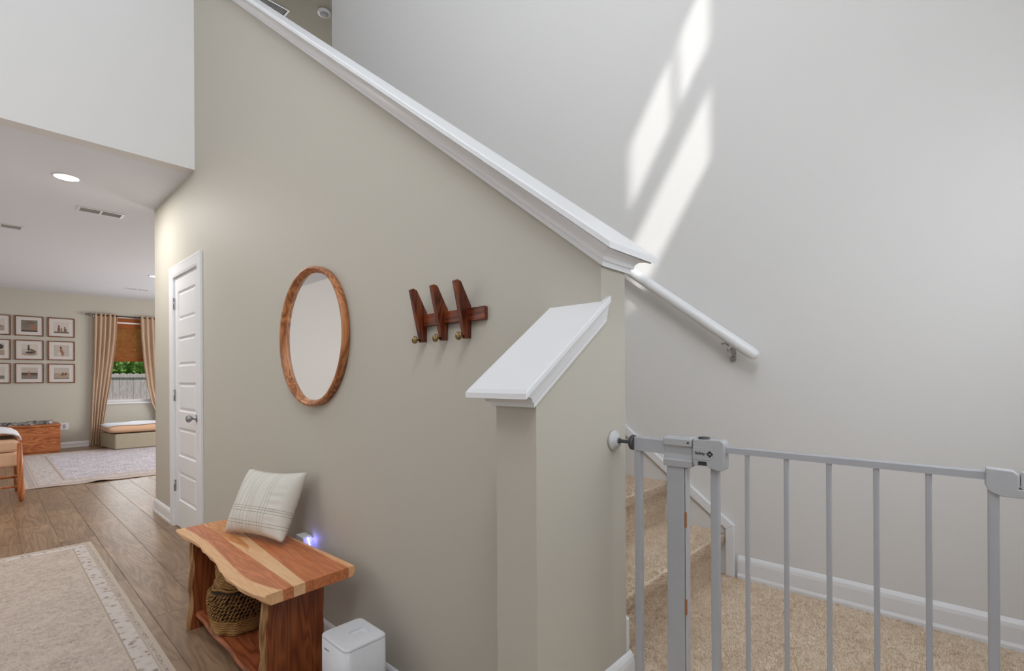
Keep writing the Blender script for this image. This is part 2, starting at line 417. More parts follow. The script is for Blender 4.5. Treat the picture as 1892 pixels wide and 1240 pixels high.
def ring2(d, z):
    a = .80-d; b = Y1-.001
    return [(XE-.119-d, a, zp(a)+z), (XE+d*.3+.0006, a, zp(a)+z), (XE+d*.3+.0006, Y1+.022, zp(Y1+.022)+z), (XE+.0003, Y1+.0215, zp(Y1+.0215)+z), (XE+.0003, b, zp(b)+z), (XE-.119-d, b, zp(b)+z)]
CP2 = [(.001, -.002), (.010, -.002), (.010, .008), (.016, .012), (.022, .026), (.034, .038), (.040, .042)]
cap_obj('trim_5', CP2, cap_top(.030, .0425, .050, .062), ring2, 'white raked cap on the low half wall')

# ------------------------------------------------------------------ handrail
def hz(x): return 1.293 + .762*(-.605-x)
rail = empty('handrail', (-.605, Y2-.07, 1.293))
tag(rail, 'white round handrail on the stair wall with chrome bracket', 'handrail')
def sub(o, root):
    o.parent = root; o.matrix_parent_inverse = Matrix.Translation(-Vector(root.location)); return o
bm = BM(); tube(bm, [(-.585, Y2-.07, hz(-.585)), (-.588, Y2-.07, hz(-.588)), (-.596, Y2-.07, hz(-.596)), (-.61, Y2-.07, hz(-.61)), (-4.0, Y2-.07, hz(-4.0))], [.008, .015, .021, .0235, .0235], 18)
sub(obj('rail', bm, M['trim'], smooth=True), rail)
for bxx in (-.70, -2.1, -3.5):
    z = hz(bxx); bm = BM()
    rbox(bm, bxx-.012, bxx+.012, Y2-.006, Y2, z-.104, z-.040, .011, axis=1)
    tube(bm, [(bxx, Y2-.004, z-.078), (bxx, Y2-.035, z-.076), (bxx, Y2-.060, z-.058), (bxx, Y2-.068, z-.028)], .006, 10)
    rbox(bm, bxx-.022, bxx+.022, Y2-.078, Y2-.062, z-.032, z-.024, .003, axis=1)
    lathe(bm, [(.0035, Y2-.0085), (.0035, Y2-.005)], (bxx, 0, z-.096), 8, 1)
    sub(obj('bracket', bm, M['chrome']), rail)['label'] = 'chrome handrail bracket'

# ------------------------------------------------------------------ closet door
dr = struct(empty('door_1', (-4.42, Y1, 0)), 'white five panel closet door beyond the bench', 'door')
bm = BM(); sx0, sx1 = -4.75, -4.09; fy = Y1+.006
PN = [(.223, .461), (.583, .818), (.945, 1.178), (1.308, 1.546), (1.68, 1.915)]; px0, px1 = -4.665, -4.19
box(bm, sx0, px0, fy, fy+.035, .008, 2.035); box(bm, px1, sx1, fy, fy+.035, .008, 2.035)
zz = [.008] + [v for p in PN for v in p] + [2.035]
for i in range(0, len(zz), 2): box(bm, px0, px1, fy, fy+.035, zz[i], zz[i+1])
slabo = sub(obj('door_slab', bm, M['door']), dr)
for z0, z1 in PN:
    bm = BM()
    def rr(i, yy): return [(px0+i, yy, z0+i), (px1-i, yy, z0+i), (px1-i, yy, z1-i), (px0+i, yy, z1-i)]
    rings(bm, [rr(0, fy+.03), rr(0, fy+.0005), rr(.006, fy+.009), rr(.016, fy+.011), rr(.032, fy+.003), rr(.034, fy+.0025)], smooth=False)
    obj('panel', bm, M['door'], slabo)
bm = BM()
CS = [(0, .0005), (0, .011), (.010, .013), (.060, .016), (.072, .018), (.080, .016), (.080, .0005)]
def cs_path(u, d): # u: outward from opening edge
    return [(-4.765-u, Y1-d, 0), (-4.765-u, Y1-d, 2.045+u), (-4.065+u, Y1-d, 2.045+u), (-4.065+u, Y1-d, 0)]
Vc = [[bm.verts.new(p) for p in cs_path(u, d)] for u, d in CS]
for a_, b_ in zip(Vc, Vc[1:]+Vc[:1]):
    for k in range(3): bm.faces.new((a_[k], a_[k+1], b_[k+1], b_[k]))
bm.faces.new([r[0] for r in Vc]); bm.faces.new([r[3] for r in Vc][::-1])
box(bm, -4.764, -4.7525, Y1-.010, Y1B, 0, 2.044); box(bm, -4.0865, -4.066, Y1-.010, Y1B, 0, 2.044); box(bm, -4.7524, -4.0866, Y1-.010, Y1B, 2.037, 2.044)
sub(obj('casing', bm, M['trim']), dr)
for z in (1.826, 1.074, .333):
    bm = BM(); box(bm, -4.775, -4.742, fy-.009, fy-.001, z-.045, z+.045); tube(bm, [(-4.758, fy-.010, z-.047), (-4.758, fy-.010, z+.047)], .0065, 10)
    sub(obj('hinge', bm, M['metal']), dr)['label'] = 'brushed nickel hinge'
bm = BM(); kx, kz = -4.145, .915
lathe(bm, [(.030, fy), (.031, fy-.006), (.024, fy-.010), (.011, fy-.014), (.010, fy-.030), (.014, fy-.036), (.025, fy-.045), (.028, fy-.055), (.025, fy-.066), (.014, fy-.072)], (kx, 0, kz), 28, 1)
sub(obj('door_knob', bm, M['metal'], smooth=True), dr)['label'] = 'nickel door knob'

# ------------------------------------------------------------------ round mirror
mir = empty('round_mirror', (-2.238, Y1, 1.40)); tag(mir, 'round wall mirror in a deep brown wooden frame above bench', 'mirror')
M['oak'] = wood('walnut_frame', (128, 76, 42), (172, 108, 64), (202, 138, 88), 2, rough=.35, stretch=9)
bm = BM(); n = 72
R_, D_ = .327, .036
prof = [(R_-.004, 0), (R_, -.003), (R_, -D_+.004), (R_-.004, -D_), (R_-.012, -D_), (R_-.016, -D_+.004), (R_-.021, -D_+.016), (R_-.026, -.014), (R_-.03, -.010), (R_-.03, 0)]
rs = []
for k in range(n):
    a = 2*PI*k/n; rs.append([(r*math.cos(a), d, r*math.sin(a)) for r, d in prof])
rs.append(rs[0]); V = [[bm.verts.new(p) for p in r] for r in rs[:-1]]
for k in range(n):
    A, B = V[k], V[(k+1) % n]
    for i in range(len(prof)-1):
        f_ = bm.faces.new((A[i], A[i+1], B[i+1], B[i])); f_.smooth = True
o = obj('frame', bm, M['oak'], mir)
bm = BM(); lathe(bm, [(R_-.028, -.004), (R_-.028, -.011), (R_-.029, -.0115)], (0, 0, 0), 72, 1)
mm = NT('mirror_silver', .02, 1); mm.b.inputs['Base Color'].default_value = (.96, .97, .97, 1)
for f_ in bm.faces: f_.smooth = False
obj('mirror_glass', bm, mm.m, mir)['label'] = 'mirror glass'

# ------------------------------------------------------------------ coat rack
M['rackwood'] = wood('dark_walnut', (58, 20, 8), (100, 42, 18), (138, 68, 30), 2, rough=.35, stretch=9, rings=5)
M['rackwood_bar'] = wood('dark_walnut_bar', (70, 26, 10), (108, 46, 20), (140, 66, 30), 0, rough=.35, stretch=9, rings=5)
rk = empty('coat_rack', (-1.23, Y1, 1.40)); tag(rk, 'dark wooden coat rack with three angled fins and brass pegs', 'coat rack')
bm = bx(-1.395, -1.075, Y1-.016, Y1-.0005, 1.382, 1.424); sub(obj('rail', bm, M['rackwood_bar'], bevel=.002), rk)
for fx in (-1.388, -1.274, -1.158):
    pts = [(Y1-.069, 1.505), (Y1-.058, 1.510), (Y1-.044, 1.506), (Y1-.017, 1.429), (Y1-.0165, 1.38), (Y1-.004, 1.328), (Y1-.025, 1.326), (Y1-.0345, 1.372)]
    pts = [(Y1-.069, 1.505), (Y1-.058, 1.510), (Y1-.044, 1.506), (Y1-.001, 1.432), (Y1-.001, 1.37), (Y1-.003, 1.328), (Y1-.026, 1.326), (Y1-.047, 1.412)]
    bm = BM(); prism(bm, pts, 0, fx-.008, fx+.008)
    fin = sub(obj('fin', bm, M['rackwood'], bevel=.0015), rk)
    bm = BM(); lathe(bm, [(.0035, Y1-.024), (.0035, Y1-.040), (.006, Y1-.044), (.013, Y1-.046), (.0135, Y1-.050), (.012, Y1-.053)], (fx, 0, 1.334), 20, 1)
    sub(obj('peg', bm, M['brass'], smooth=True), rk)['label'] = 'brass peg'

# ------------------------------------------------------------------ live edge bench
BN = empty('bench', (-2.31, .81, 0)); tag(BN, 'live edge wooden bench with slab legs and low shelf', 'bench')
def board_mat(name, heart, sap, axis_y, edge_w, fig=None, rough=.38):
    t = NT(name, rough); tc = t.n('ShaderNodeTexCoord'); sp = t.n('ShaderNodeSeparateXYZ'); t.l(tc.outputs['Object'], sp.inputs[0])
    v = t.coords((1.0, 9, 9)); n = t.noise(v, 2.2, 3, .55, .4); v2 = t.coords((4, 110, 110)); n2 = t.noise(v2, 2, 4, .6)
    w = t.math('ABSOLUTE', t.math('SUBTRACT', t.math('FRACT', t.math('MULTIPLY', n, 7)), .5))
    f = t.math('ADD', t.math('MULTIPLY', w, .6), t.math('MULTIPLY', n2, .5))
    hc = t.ramp(f, [(.2, heart[0]), (.5, heart[1]), (.85, heart[2])]); sc = t.ramp(f, [(.2, sap[0]), (.85, sap[1])])
    return t, tc, sp, hc, sc, n
# front board: sapwood live edge along the front, curved boundary
t, tc, sp, hc, sc, n = board_mat('bench_board_front', [(182, 104, 64), (212, 130, 84), (230, 156, 108)], [(230, 174, 124), (248, 208, 160)], 1, .05)
xx = sp.outputs[0]; yy = sp.outputs[1]
bnd = t.math('ADD', t.math('ADD', .672, t.math('MULTIPLY', t.math('SINE', t.math('ADD', t.math('MULTIPLY', xx, 5.2), 14.8)), .012)), t.math('MULTIPLY', t.math('SUBTRACT', n, .5), .02))
endc = t.math('MULTIPLY', t.math('GREATER_THAN', xx, -2.0), t.math('MULTIPLY', t.math('POWER', t.math('ABSOLUTE', t.math('ADD', xx, 2.0)), 2.2), .9))
fac = t.n('ShaderNodeMapRange'); t.l(t.math('SUBTRACT', yy, t.math('ADD', bnd, endc)), fac.inputs[0]); fac.inputs[1].default_value = -.002; fac.inputs[2].default_value = .003
t.col(t.mix(fac.outputs[0], sc, hc)); M['b1'] = t.m
t, tc, sp, hc, sc, n = board_mat('bench_board_middle', [(196, 126, 72), (222, 154, 98), (236, 174, 116)], [(232, 180, 130), (250, 210, 164)], 1, .05)
mk = t.coords((1.6, 6.5, 6.5)); nn = t.noise(mk, 1.25, 1, .4, .6); fac = t.n('ShaderNodeMapRange'); t.l(nn, fac.inputs[0]); fac.inputs[1].default_value = .50; fac.inputs[2].default_value = .515
t.col(t.mix(fac.outputs[0], sc, hc)); M['b2'] = t.m
t, tc, sp, hc, sc, n = board_mat('bench_board_back', [(182, 102, 60), (210, 128, 80), (224, 148, 98)], [(230, 168, 118), (246, 198, 150)], 1, .05)
fac = t.n('ShaderNodeMapRange'); t.l(t.math('SUBTRACT', .965, sp.outputs[1]), fac.inputs[0]); fac.inputs[1].default_value = -.002; fac.inputs[2].default_value = .004
t.col(t.mix(fac.outputs[0], sc, hc)); M['b3'] = t.m
M['slab'] = wood('bench_slab_wood', (108, 52, 26), (134, 70, 36), (158, 88, 48), 2, rough=.4, stretch=9, rings=4)
M['sap'] = wood('bench_sap_edge', (120, 84, 48), (160, 118, 74), (190, 150, 104), 2, rough=.5, stretch=9, rings=4)
M['shelf'] = wood('bench_shelf_wood', (116, 58, 32), (156, 84, 50), (178, 104, 66), 0, rough=.32, stretch=9, rings=4)
front = [(-2.848, .640), (-2.78, .640), (-2.70, .646), (-2.62, .655), (-2.54, .657), (-2.46, .650), (-2.38, .644), (-2.30, .645), (-2.22, .636), (-2.14, .624), (-2.06, .617), (-1.98, .616), (-1.90, .620), (-1.83, .628), (-1.77, .640), (-1.742, .652)]
back = [(-2.86, .93), (-2.7, .955), (-2.5, .966), (-2.25, .975), (-2.0, .985), (-1.765, .992)]
TZ0, TZ1 = .420, .460
def livetop(bm, a, b, front_live, back_live):
    # a, b: polylines (same length) front and back of the board
    n_ = len(a); fo = .020 if front_live else 0; bo = .012 if back_live else 0
    rs = []
    for i in range(n_):
        (xa, ya), (xb, yb) = a[i], b[i]; wob = .004*math.sin(i*1.9)
        sec = [(xa, ya, TZ1-.002), (xa, ya-.003 if front_live else ya, TZ1-.007 if front_live else TZ1-.002)]
        if front_live: sec += [(xa, ya+.004+wob, TZ0+.016), (xa, ya+fo+wob, TZ0)]
        else: sec += [(xa, ya, TZ0)]
        sec += [(xb, yb-bo, TZ0), (xb, yb, TZ0+.014 if back_live else TZ0+.002), (xb, yb, TZ1-.002), (xb, yb-.002, TZ1), (xa, ya+.002, TZ1)]
        rs.append(sec)
    rings(bm, rs, close=True, cap=True, smooth=False)
def interp(pl, xs):
    out = []
    for x in xs:
        for (x0, y0), (x1, y1) in zip(pl[:-1], pl[1:]):
            if x0 <= x <= x1: out.append(y0+(y1-y0)*(x-x0)/(x1-x0)); break
        else: out.append(pl[0][1] if x < pl[0][0] else pl[-1][1])
    return out
N_ = 26
def endx(y, s):  # left and right end x for given y
    return (-2.850 - (y-.64)*.03) if s == 0 else (-1.748 - (y-.65)*.05)
def board(name, fpl, bpl, m, fl_, bl_):
    a = []; b = []
    ys0 = (fpl[0][1], bpl[0][1]); ys1 = (fpl[-1][1], bpl[-1][1])
    for i in range(N_+1):
        u = i/N_
        xa = endx(ys0[0], 0)*(1-u) + endx(ys1[0], 1)*u; xb = endx(ys0[1], 0)*(1-u) + endx(ys1[1], 1)*u
        a.append((xa, interp(fpl, [xa])[0])); b.append((xb, interp(bpl, [xb])[0]))
    bm = BM(); livetop(bm, a, b, fl_, bl_); return sub(obj(name, bm, m), BN)
s1 = [(-2.9, .757), (-1.7, .7445)]; s2 = [(-2.9, .868), (-1.7, .786)]
s1b = [(x, y+.0012) for x, y in s1]; s2b = [(x, y+.0012) for x, y in s2]
board('plank', front, s1, M['b1'], True, False)['label'] = 'front board with pale live edge'
board('plank', s1b, s2, M['b2'], False, False)['label'] = 'pale middle board with orange figure'
board('plank', s2b, back, M['b3'], False, True)['label'] = 'reddish back board'
def slab(xc, y0, y1, flare, th, seed, sap_w=.016):
    rnd = random.Random(seed); zs = [0, .05, .1, .15, .2, .25, .3, .35, .4, .4195]; body = []; eF = []; eB = []
    for i, z in enumerate(zs):
        w = .006*math.sin(i*1.7+seed) + rnd.uniform(-.002, .002); fr = y0 - flare*(1-z/.42)**1.2 + w; bk = y1 + flare*.6*(1-z/.42) + rnd.uniform(-.003, .003)
        body.append([(xc-th/2, fr+sap_w, z), (xc+th/2, fr+sap_w, z), (xc+th/2, bk, z), (xc-th/2, bk, z)])
        eF.append([(xc-th/2, fr+sap_w-.0002, z), (xc-th/2+.005, fr+.004+abs(w)*.8, z), (xc+th/2-.009, fr, z), (xc+th/2, fr+sap_w-.0002, z)])
    bm = BM(); rings(bm, body, smooth=False); s_ = sub(obj('slab_leg', bm, M['slab']), BN)
    bm = BM(); rings(bm, eF, smooth=False); e_ = obj('bark_edge', bm, M['sap']); e_.parent = s_; e_['label'] = 'pale live edge of the leg'
    return s_
slab(-1.828, .660, .880, .012, .046, 1)
slab(-2.735, .665, .890, .012, .050, 4)
bm = BM(); rs = []
for i in range(13):
    x = -2.712 + (2.712-1.852)*i/12; w = .004*math.sin(i*1.3); rs.append([(x, .688+w, .052), (x, .682+w, .066), (x, .688+w, .080), (x, .885, .080), (x, .885, .052)])
rings(bm, rs, smooth=False); sub(obj('shelf', bm, M['shelf']), BN)

# ------------------------------------------------------------------ woven basket on the shelf
bk = empty('basket', (-2.42, .785, .0805)); tag(bk, 'woven straw basket with narrow neck on the bench shelf', 'basket')
t = NT('dry_straw', .85); v = t.coords((1, 1, 1)); n1 = t.noise(v, 160, 3, .6, 1); n2 = t.noise(v, 25, 3)
t.col(t.ramp(t.math('ADD', t.math('MULTIPLY', n1, .6), t.math('MULTIPLY', n2, .4)), [(.3, (92, 62, 30)), (.5, (158, 116, 66)), (.7, (196, 156, 98))])); t.bump(n1, .5, .003); M['straw'] = t.m
M['strawdark'] = plain('dark_straw', (52, 36, 20), .9)
def brad(z):  # outline of the basket
    pts = [(0, .100), (.02, .112), (.06, .114), (.10, .120), (.15, .124), (.18, .118), (.205, .098), (.25, .090), (.29, .092)]
    for (a, ra), (b, rb) in zip(pts[:-1], pts[1:]):
        if a <= z <= b: return ra + (rb-ra)*(z-a)/(b-a)
    return pts[-1][1]
bm = BM(); lathe(bm, [(.09, .004)] + [(brad(z/100)-.006, z/100) for z in range(1, 30, 2)] + [(.080, .288), (.08, .02), (.02, .012)], (0, 0, 0), 40)
obj('body', bm, M['strawdark'], bk, smooth=True)
def coil(bm, z, r, rad, twist, amp=.0025, n=90):
    rs = []
    for k in range(n):
        a = 2*PI*k/n; rr_ = r + amp*math.sin(a*twist); zz_ = z + amp*math.cos(a*twist*.9+z*90)
        c, s = math.cos(a), math.sin(a)
        rs.append([(c*(rr_+rad*math.cos(b)), s*(rr_+rad*math.cos(b)), zz_+rad*math.sin(b)) for b in (0, PI/3, 2*PI/3, PI, 4*PI/3, 5*PI/3)])
    rs.append(rs[0]); rings(bm, rs, close=True, cap=False)
bm = BM()
for i in range(6): coil(bm, .008+i*.0105, brad(.008+i*.0105)-.003, .0062, 9+i)
obj('base_coils', bm, M['straw'], bk)
bm = BM()
for i in range(9): coil(bm, .196+i*.0105, brad(.196+i*.0105)-.003, .0062, 7+i)
obj('neck_coils', bm, M['straw'], bk)
bm = BM(); rnd = random.Random(2)
for row_ in range(7):
    z = .078 + row_*.0165; r = brad(z)
    coil(bm, z-.007, r-.006, .0028, 11)
    for k in range(46):
        a = 2*PI*(k+.5*(row_ % 2)+rnd.uniform(-.15, .15))/46; da = .055; zr = z+rnd.uniform(-.002, .002)
        p0 = (math.cos(a-da)*(r-.003), math.sin(a-da)*(r-.003), zr-.0085); p1 = (math.cos(a)*(r+.004), math.sin(a)*(r+.004), zr); p2 = (math.cos(a+da)*(r-.003), math.sin(a+da)*(r-.003), zr+.0085)
        tube(bm, [p0, p1, p2], [.002, .0042, .002], 5)
o = obj('weave', bm, M['straw'], bk); o['kind'] = 'stuff'; o['label'] = 'open knotted straw weave'

# ------------------------------------------------------------------ pillow
pl = None
BL, BR, TL, TR = Vector((-2.605, .80, .475)), Vector((-2.175, .905, .468)), Vector((-2.665, .935, .742)), Vector((-2.232, 1.012, .735))
bm = BM(); n = 36; F_, Bk_ = [], []
cen = (BL+BR+TL+TR)/4; ux = ((BR+TR)-(BL+TL))*.5; uz = ((TL+TR)-(BL+BR))*.5; nr = ux.cross(uz).normalized()
if nr.y > 0: nr = -nr
Wp, Hp = ux.length/2, uz.length/2+.010; uxn, uzn = ux.normalized(), uz.normalized()
def pill(u, v, side):
    pu = u*(1-.085*(1-v*v)); pv = v*(1-.10*(1-u*u))
    th = .072*(max(0, 1-abs(u)**2.6)*max(0, 1-abs(v)**2.6))**.48
    th += .004*math.sin(9*u+3*v)*(1-u*u)*(1-v*v) + (.004*math.sin(26*v)*max(0, u-.45)/.55*(1-v*v)*max(0, .97-u)*6)
    return (pu*Wp, -side*th, pv*Hp)
for side, L in ((1, F_), (-1, Bk_)):
    for i in range(n+1):
        L.append([bm.verts.new(pill(-1+2*i/n, -1+2*j/n, side)) for j in range(n+1)])
for L in (F_, Bk_):
    for i in range(n):
        for j in range(n):
            f_ = bm.faces.new((L[i][j], L[i+1][j], L[i+1][j+1], L[i][j+1])); f_.smooth = True
bmesh.ops.remove_doubles(bm, verts=bm.verts, dist=.0004)
t = NT('woven_cushion_cover', .95); tc = t.n('ShaderNodeTexCoord'); sp = t.n('ShaderNodeSeparateXYZ'); t.l(tc.outputs['Object'], sp.inputs[0])
X_, Z_ = sp.outputs[0], sp.outputs[2]
nz = t.noise(t.coords(), 30, 2); nfine = t.noise(t.coords(), 700, 2)
def stripes(coord, centres, w):
    out = None
    for c in centres:
        m_ = t.math('LESS_THAN', t.math('ABSOLUTE', t.math('SUBTRACT', coord, c)), w)
        out = m_ if out is None else t.math('MAXIMUM', out, m_)
    return out
lines = t.math('MAXIMUM', stripes(X_, [-.165, -.135, -.125, -.085, -.055, -.035, -.005, .015, .075, .092, .108], .0012), stripes(Z_, [-.030, -.040, -.052, -.095, -.108], .0013))
col = t.mix(t.math('MULTIPLY', lines, t.math('ADD', .35, t.math('MULTIPLY', nz, .5))), (222, 219, 210), (128, 112, 90))
t.col(t.mix(t.math('MULTIPLY', nfine, .15), col, (196, 190, 178))); t.bump(nfine, .3, .001); M['pillow'] = t.m
pl = obj('pillow', bm, M['pillow'])
rot = Matrix((uxn, -nr, uzn)).transposed().to_4x4(); rot.translation = cen + nr*.018 + Vector((0, 0, .003)); pl.matrix_world = rot
tag(pl, 'cream pillow with thin brown plaid lines leaning on the wall', 'pillow')

# ------------------------------------------------------------------ plug in night light
ol = empty('plug_in_light', (-2.31, Y1, .41)); tag(ol, 'white plug-in device glowing blue on wall behind the bench', 'night light')
bm = BM(); rbox(bm, -2.365, -2.265, Y1-.006, Y1-.0005, .32, .445, .006, axis=1); sub(obj('outlet_plate', bm, M['white_plastic']), ol)
bm = BM(); rbox(bm, -2.355, -2.268, Y1-.050, Y1-.0065, .365, .455, .012, axis=1); sub(obj('body', bm, M['white_plastic'], bevel=.003), ol)
bm = BM(); tube(bm, [(-2.2672, Y1-.030, .452), (-2.2662, Y1-.026, .435), (-2.2662, Y1-.018, .41), (-2.2672, Y1-.012, .385)], .0032, 8); sub(obj('led_strip', bm, M['blue']), ol)['label'] = 'glowing blue light strip'
l = bpy.data.lights.new('night_light_glow', 'POINT'); l.energy = .05; l.color = (.25, .25, 1); l.shadow_soft_size = .01
lo = bpy.data.objects.new('night_light_glow', l); COL.objects.link(lo); lo.location = (-2.25, Y1-.02, .44)

# ------------------------------------------------------------------ air purifier
ap = empty('air_purifier', (-1.58, .883, 0)); tag(ap, 'small white boxy air purifier on floor beside the bench', 'air purifier')
def rring(x0, x1, y0, y1, r, z, seg=6):
    pts = []
    for cx, cy, st in ((x1-r, y1-r, 0), (x0+r, y1-r, 1), (x0+r, y0+r, 2), (x1-r, y0+r, 3)):
        for k in range(seg+1):
            a = PI/2*(st+k/seg); pts.append((cx+r*math.cos(a), cy+r*math.sin(a), z))
    return pts
ax0, ax1, ay0, ay1, az = -1.672, -1.488, .802, .962, .300
bm = BM(); rings(bm, [rring(ax0, ax1, ay0, ay1, .02, .004), rring(ax0, ax1, ay0, ay1, .022, az-.010)], smooth=False)
for f_ in bm.faces: f_.smooth = len(f_.verts) == 4
sub(obj('housing', bm, M['white_plastic']), ap)
bm = BM(); cx_, cy_ = (ax0+ax1)/2, (ay0+ay1)/2
def rq(h, z, r=.006): return rring(cx_-h+.012, cx_+h+.012, cy_-h+.018, cy_+h+.018, r, z)
rings(bm, [rring(ax0, ax1, ay0, ay1, .022, az-.0099), rring(ax0, ax1, ay0, ay1, .022, az-.005), rring(ax0+.002, ax1-.002, ay0+.002, ay1-.002, .021, az-.0015), rring(ax0+.006, ax1-.006, ay0+.006, ay1-.006, .019, az), rq(.030, az, .006), rq(.0295, az-.006), rq(.014, az-.0075, .003), rq(.0135, az-.012, .003)], smooth=False)
sub(obj('top_panel', bm, M['white_plastic']), ap)
bm = BM(); box(bm, ax0+.035, ax0+.068, ay0-.0008, ay0+.001, az-.042, az-.039); sub(obj('maker_mark', bm, plain('grey_print', (140, 140, 146), .6)), ap)['label'] = 'tiny grey printed mark'

# ------------------------------------------------------------------ hall rug and living room rug
def rug_mat(name, hx, hy, cs, body, scale):
    t = NT(name, .97); tc = t.n('ShaderNodeTexCoord'); sp = t.n('ShaderNodeSeparateXYZ'); t.l(tc.outputs['Object'], sp.inputs[0])
    d = t.math('MINIMUM', t.math('SUBTRACT', hx, t.math('ABSOLUTE', sp.outputs[0])), t.math('SUBTRACT', hy, t.math('ABSOLUTE', sp.outputs[1])))
    v = t.coords(); n1 = t.noise(t.coords(scale), 30, 5, .7, .3); n2 = t.noise(v, 300, 2); n3 = t.noise(t.coords((1.0, 2.2, 1)), 60, 4, .7, .6)
    vor = t.n('ShaderNodeTexVoronoi'); vor.inputs['Scale'].default_value = 26; t.l(v, vor.inputs['Vector'])
    bodyc = t.ramp(t.math('ADD', t.math('ADD', t.math('MULTIPLY', n1, .42), t.math('MULTIPLY', n3, .42)), t.math('MULTIPLY', t.noise(v, 7, 3, .6), .16)), body)
    motif = t.ramp(t.math('ADD', t.math('MULTIPLY', vor.outputs['Distance'], .6), t.math('MULTIPLY', n3, .5)), [(.34, cs['dark']), (.46, cs['light']), (.62, cs['light2'])])
    spk = t.ramp(n3, [(.42, cs['dark']), (.56, cs['light'])])
    r = t.math('MULTIPLY', d, 1.0)
    def seg(a, b): return t.math('MULTIPLY', t.math('GREATER_THAN', r, a), t.math('LESS_THAN', r, b))
    s = cs.get('s', 1)
    c = t.mix(t.math('GREATER_THAN', r, .118*s), cs['edge'], bodyc)
    c = t.mix(seg(.045*s, .105*s), c, motif)
    c = t.mix(t.math('MULTIPLY', seg(.018*s, .034*s), .9), c, spk)
    c = t.mix(t.math('MULTIPLY', seg(.105*s, .112*s), .6), c, cs['dark']); c = t.mix(t.math('MULTIPLY', seg(.038*s, .041*s), .5), c, cs['dark'])
    c = t.mix(t.math('MULTIPLY', n2, .2), c, cs['dark']); t.col(c); t.bump(t.math('ADD', n2, n3), .35, .003); return t.m
hx, hy = 1.62, .80
M['rug'] = rug_mat('faded_rug_weave', hx, hy, dict(dark=(150, 134, 124), light=(204, 192, 184), light2=(212, 203, 198), edge=(200, 186, 168)), [(.36, (152, 136, 126)), (.5, (198, 182, 170)), (.66, (220, 206, 194))], (1, 1, 1))
bm = BM(); nx, ny = 60, 30; G = []
for i in range(nx+1):
    G.append([bm.verts.new((-hx+2*hx*i/nx, -hy+2*hy*j/ny, .007+.0006*math.sin(i*.8)*math.sin(j*.9))) for j in range(ny+1)])
for i in range(nx):
    for j in range(ny): bm.faces.new((G[i][j], G[i+1][j], G[i+1][j+1], G[i][j+1]))
r_ = bmesh.ops.extrude_face_region(bm, geom=bm.faces[:]); bmesh.ops.translate(bm, verts=[e for e in r_['geom'] if isinstance(e, bmesh.types.BMVert)], vec=(0, 0, 0))
for vtx in [e for e in r_['geom'] if isinstance(e, bmesh.types.BMVert)]: vtx.co.z = .001
o = obj('area_rug', bm, M['rug'], loc=(-4.735+hx, .528-hy, 0)); tag(o, 'faded beige patterned rug in the hallway beside the bench', 'rug')
hx, hy = 1.72, 1.45
M['rug2'] = rug_mat('grey_blue_rug_weave', hx, hy, dict(dark=(150, 134, 132), light=(200, 188, 182), light2=(208, 200, 196), edge=(204, 188, 178), s=3.4), [(.40, (136, 130, 146)), (.48, (190, 184, 192)), (.56, (226, 220, 224))], (.6, 2.0, 1))
bm = BM(); nx, ny = 50, 60; G = []
for i in range(nx+1):
    row_ = []
    for j in range(ny+1):
        x_, y_ = -hx+2*hx*i/nx, -hy+2*hy*j/ny
        e = math.exp(-((x_-hx)/.25)**2)
        rip = .022*math.exp(-((y_+.80)/.10)**2)*e + .004*e*math.sin(9*y_)
        row_.append(bm.verts.new((x_ + .06*e*math.sin(1.9*(y_+hy)-.4), y_, .008+max(0, rip))))
    G.append(row_)
for i in range(nx):
    for j in range(ny): f_ = bm.faces.new((G[i][j], G[i+1][j], G[i+1][j+1], G[i][j+1]))
r_ = bmesh.ops.extrude_face_region(bm, geom=bm.faces[:])
for vtx in [e for e in r_['geom'] if isinstance(e, bmesh.types.BMVert)]: vtx.co.z -= .006
o = obj('area_rug', bm, M['rug2'], loc=(-9.23, 1.72, 0), smooth=False); tag(o, 'pale grey patterned rug in the living room under the ottoman', 'rug')

# ------------------------------------------------------------------ safety gate
YG = 1.125
gt = empty('safety_gate', (-.1, YG, LAND)); tag(gt, 'grey metal pressure mounted safety gate across the landing', 'gate')
def gbar(x0, x1, z0, z1, name='bar', d=.006, m='gate', bev=.0025):
    return sub(obj(name, rbox(BM(), x0, x1, YG-d, YG+d, z0, z1, min(bev, (x1-x0)/2.2), 2), M[m]), gt)
GB = LAND+.03
for i, x in enumerate([-.340, -.264, -.189, -.114, -.040]): gbar(x-.0045, x+.0045, GB+.02, 1.033, 'bar', .0045)
gbar(-.417, -.399, GB, 1.01, 'door_post', .008)
gbar(-.607, -.590, GB, 1.02, 'frame_post', .009)
gbar(-.520, -.476, GB, 1.00, 'latch_post', .012)
bm = rbox(BM(), -.4745, -.4715, YG-.011, YG+.011, GB, .985, .001, 2); sub(obj('post_edge', bm, M['gatepale']), gt)['label'] = 'pale edge strip of the latch post'
for z in (.865, .66):
    bm = bx(-.4745, -.4705, YG-.0125, YG-.0105, z-.018, z+.018); sub(obj('sticker', bm, plain('orange_sticker', (176, 112, 60), .6)), gt)['label'] = 'small orange sticker'
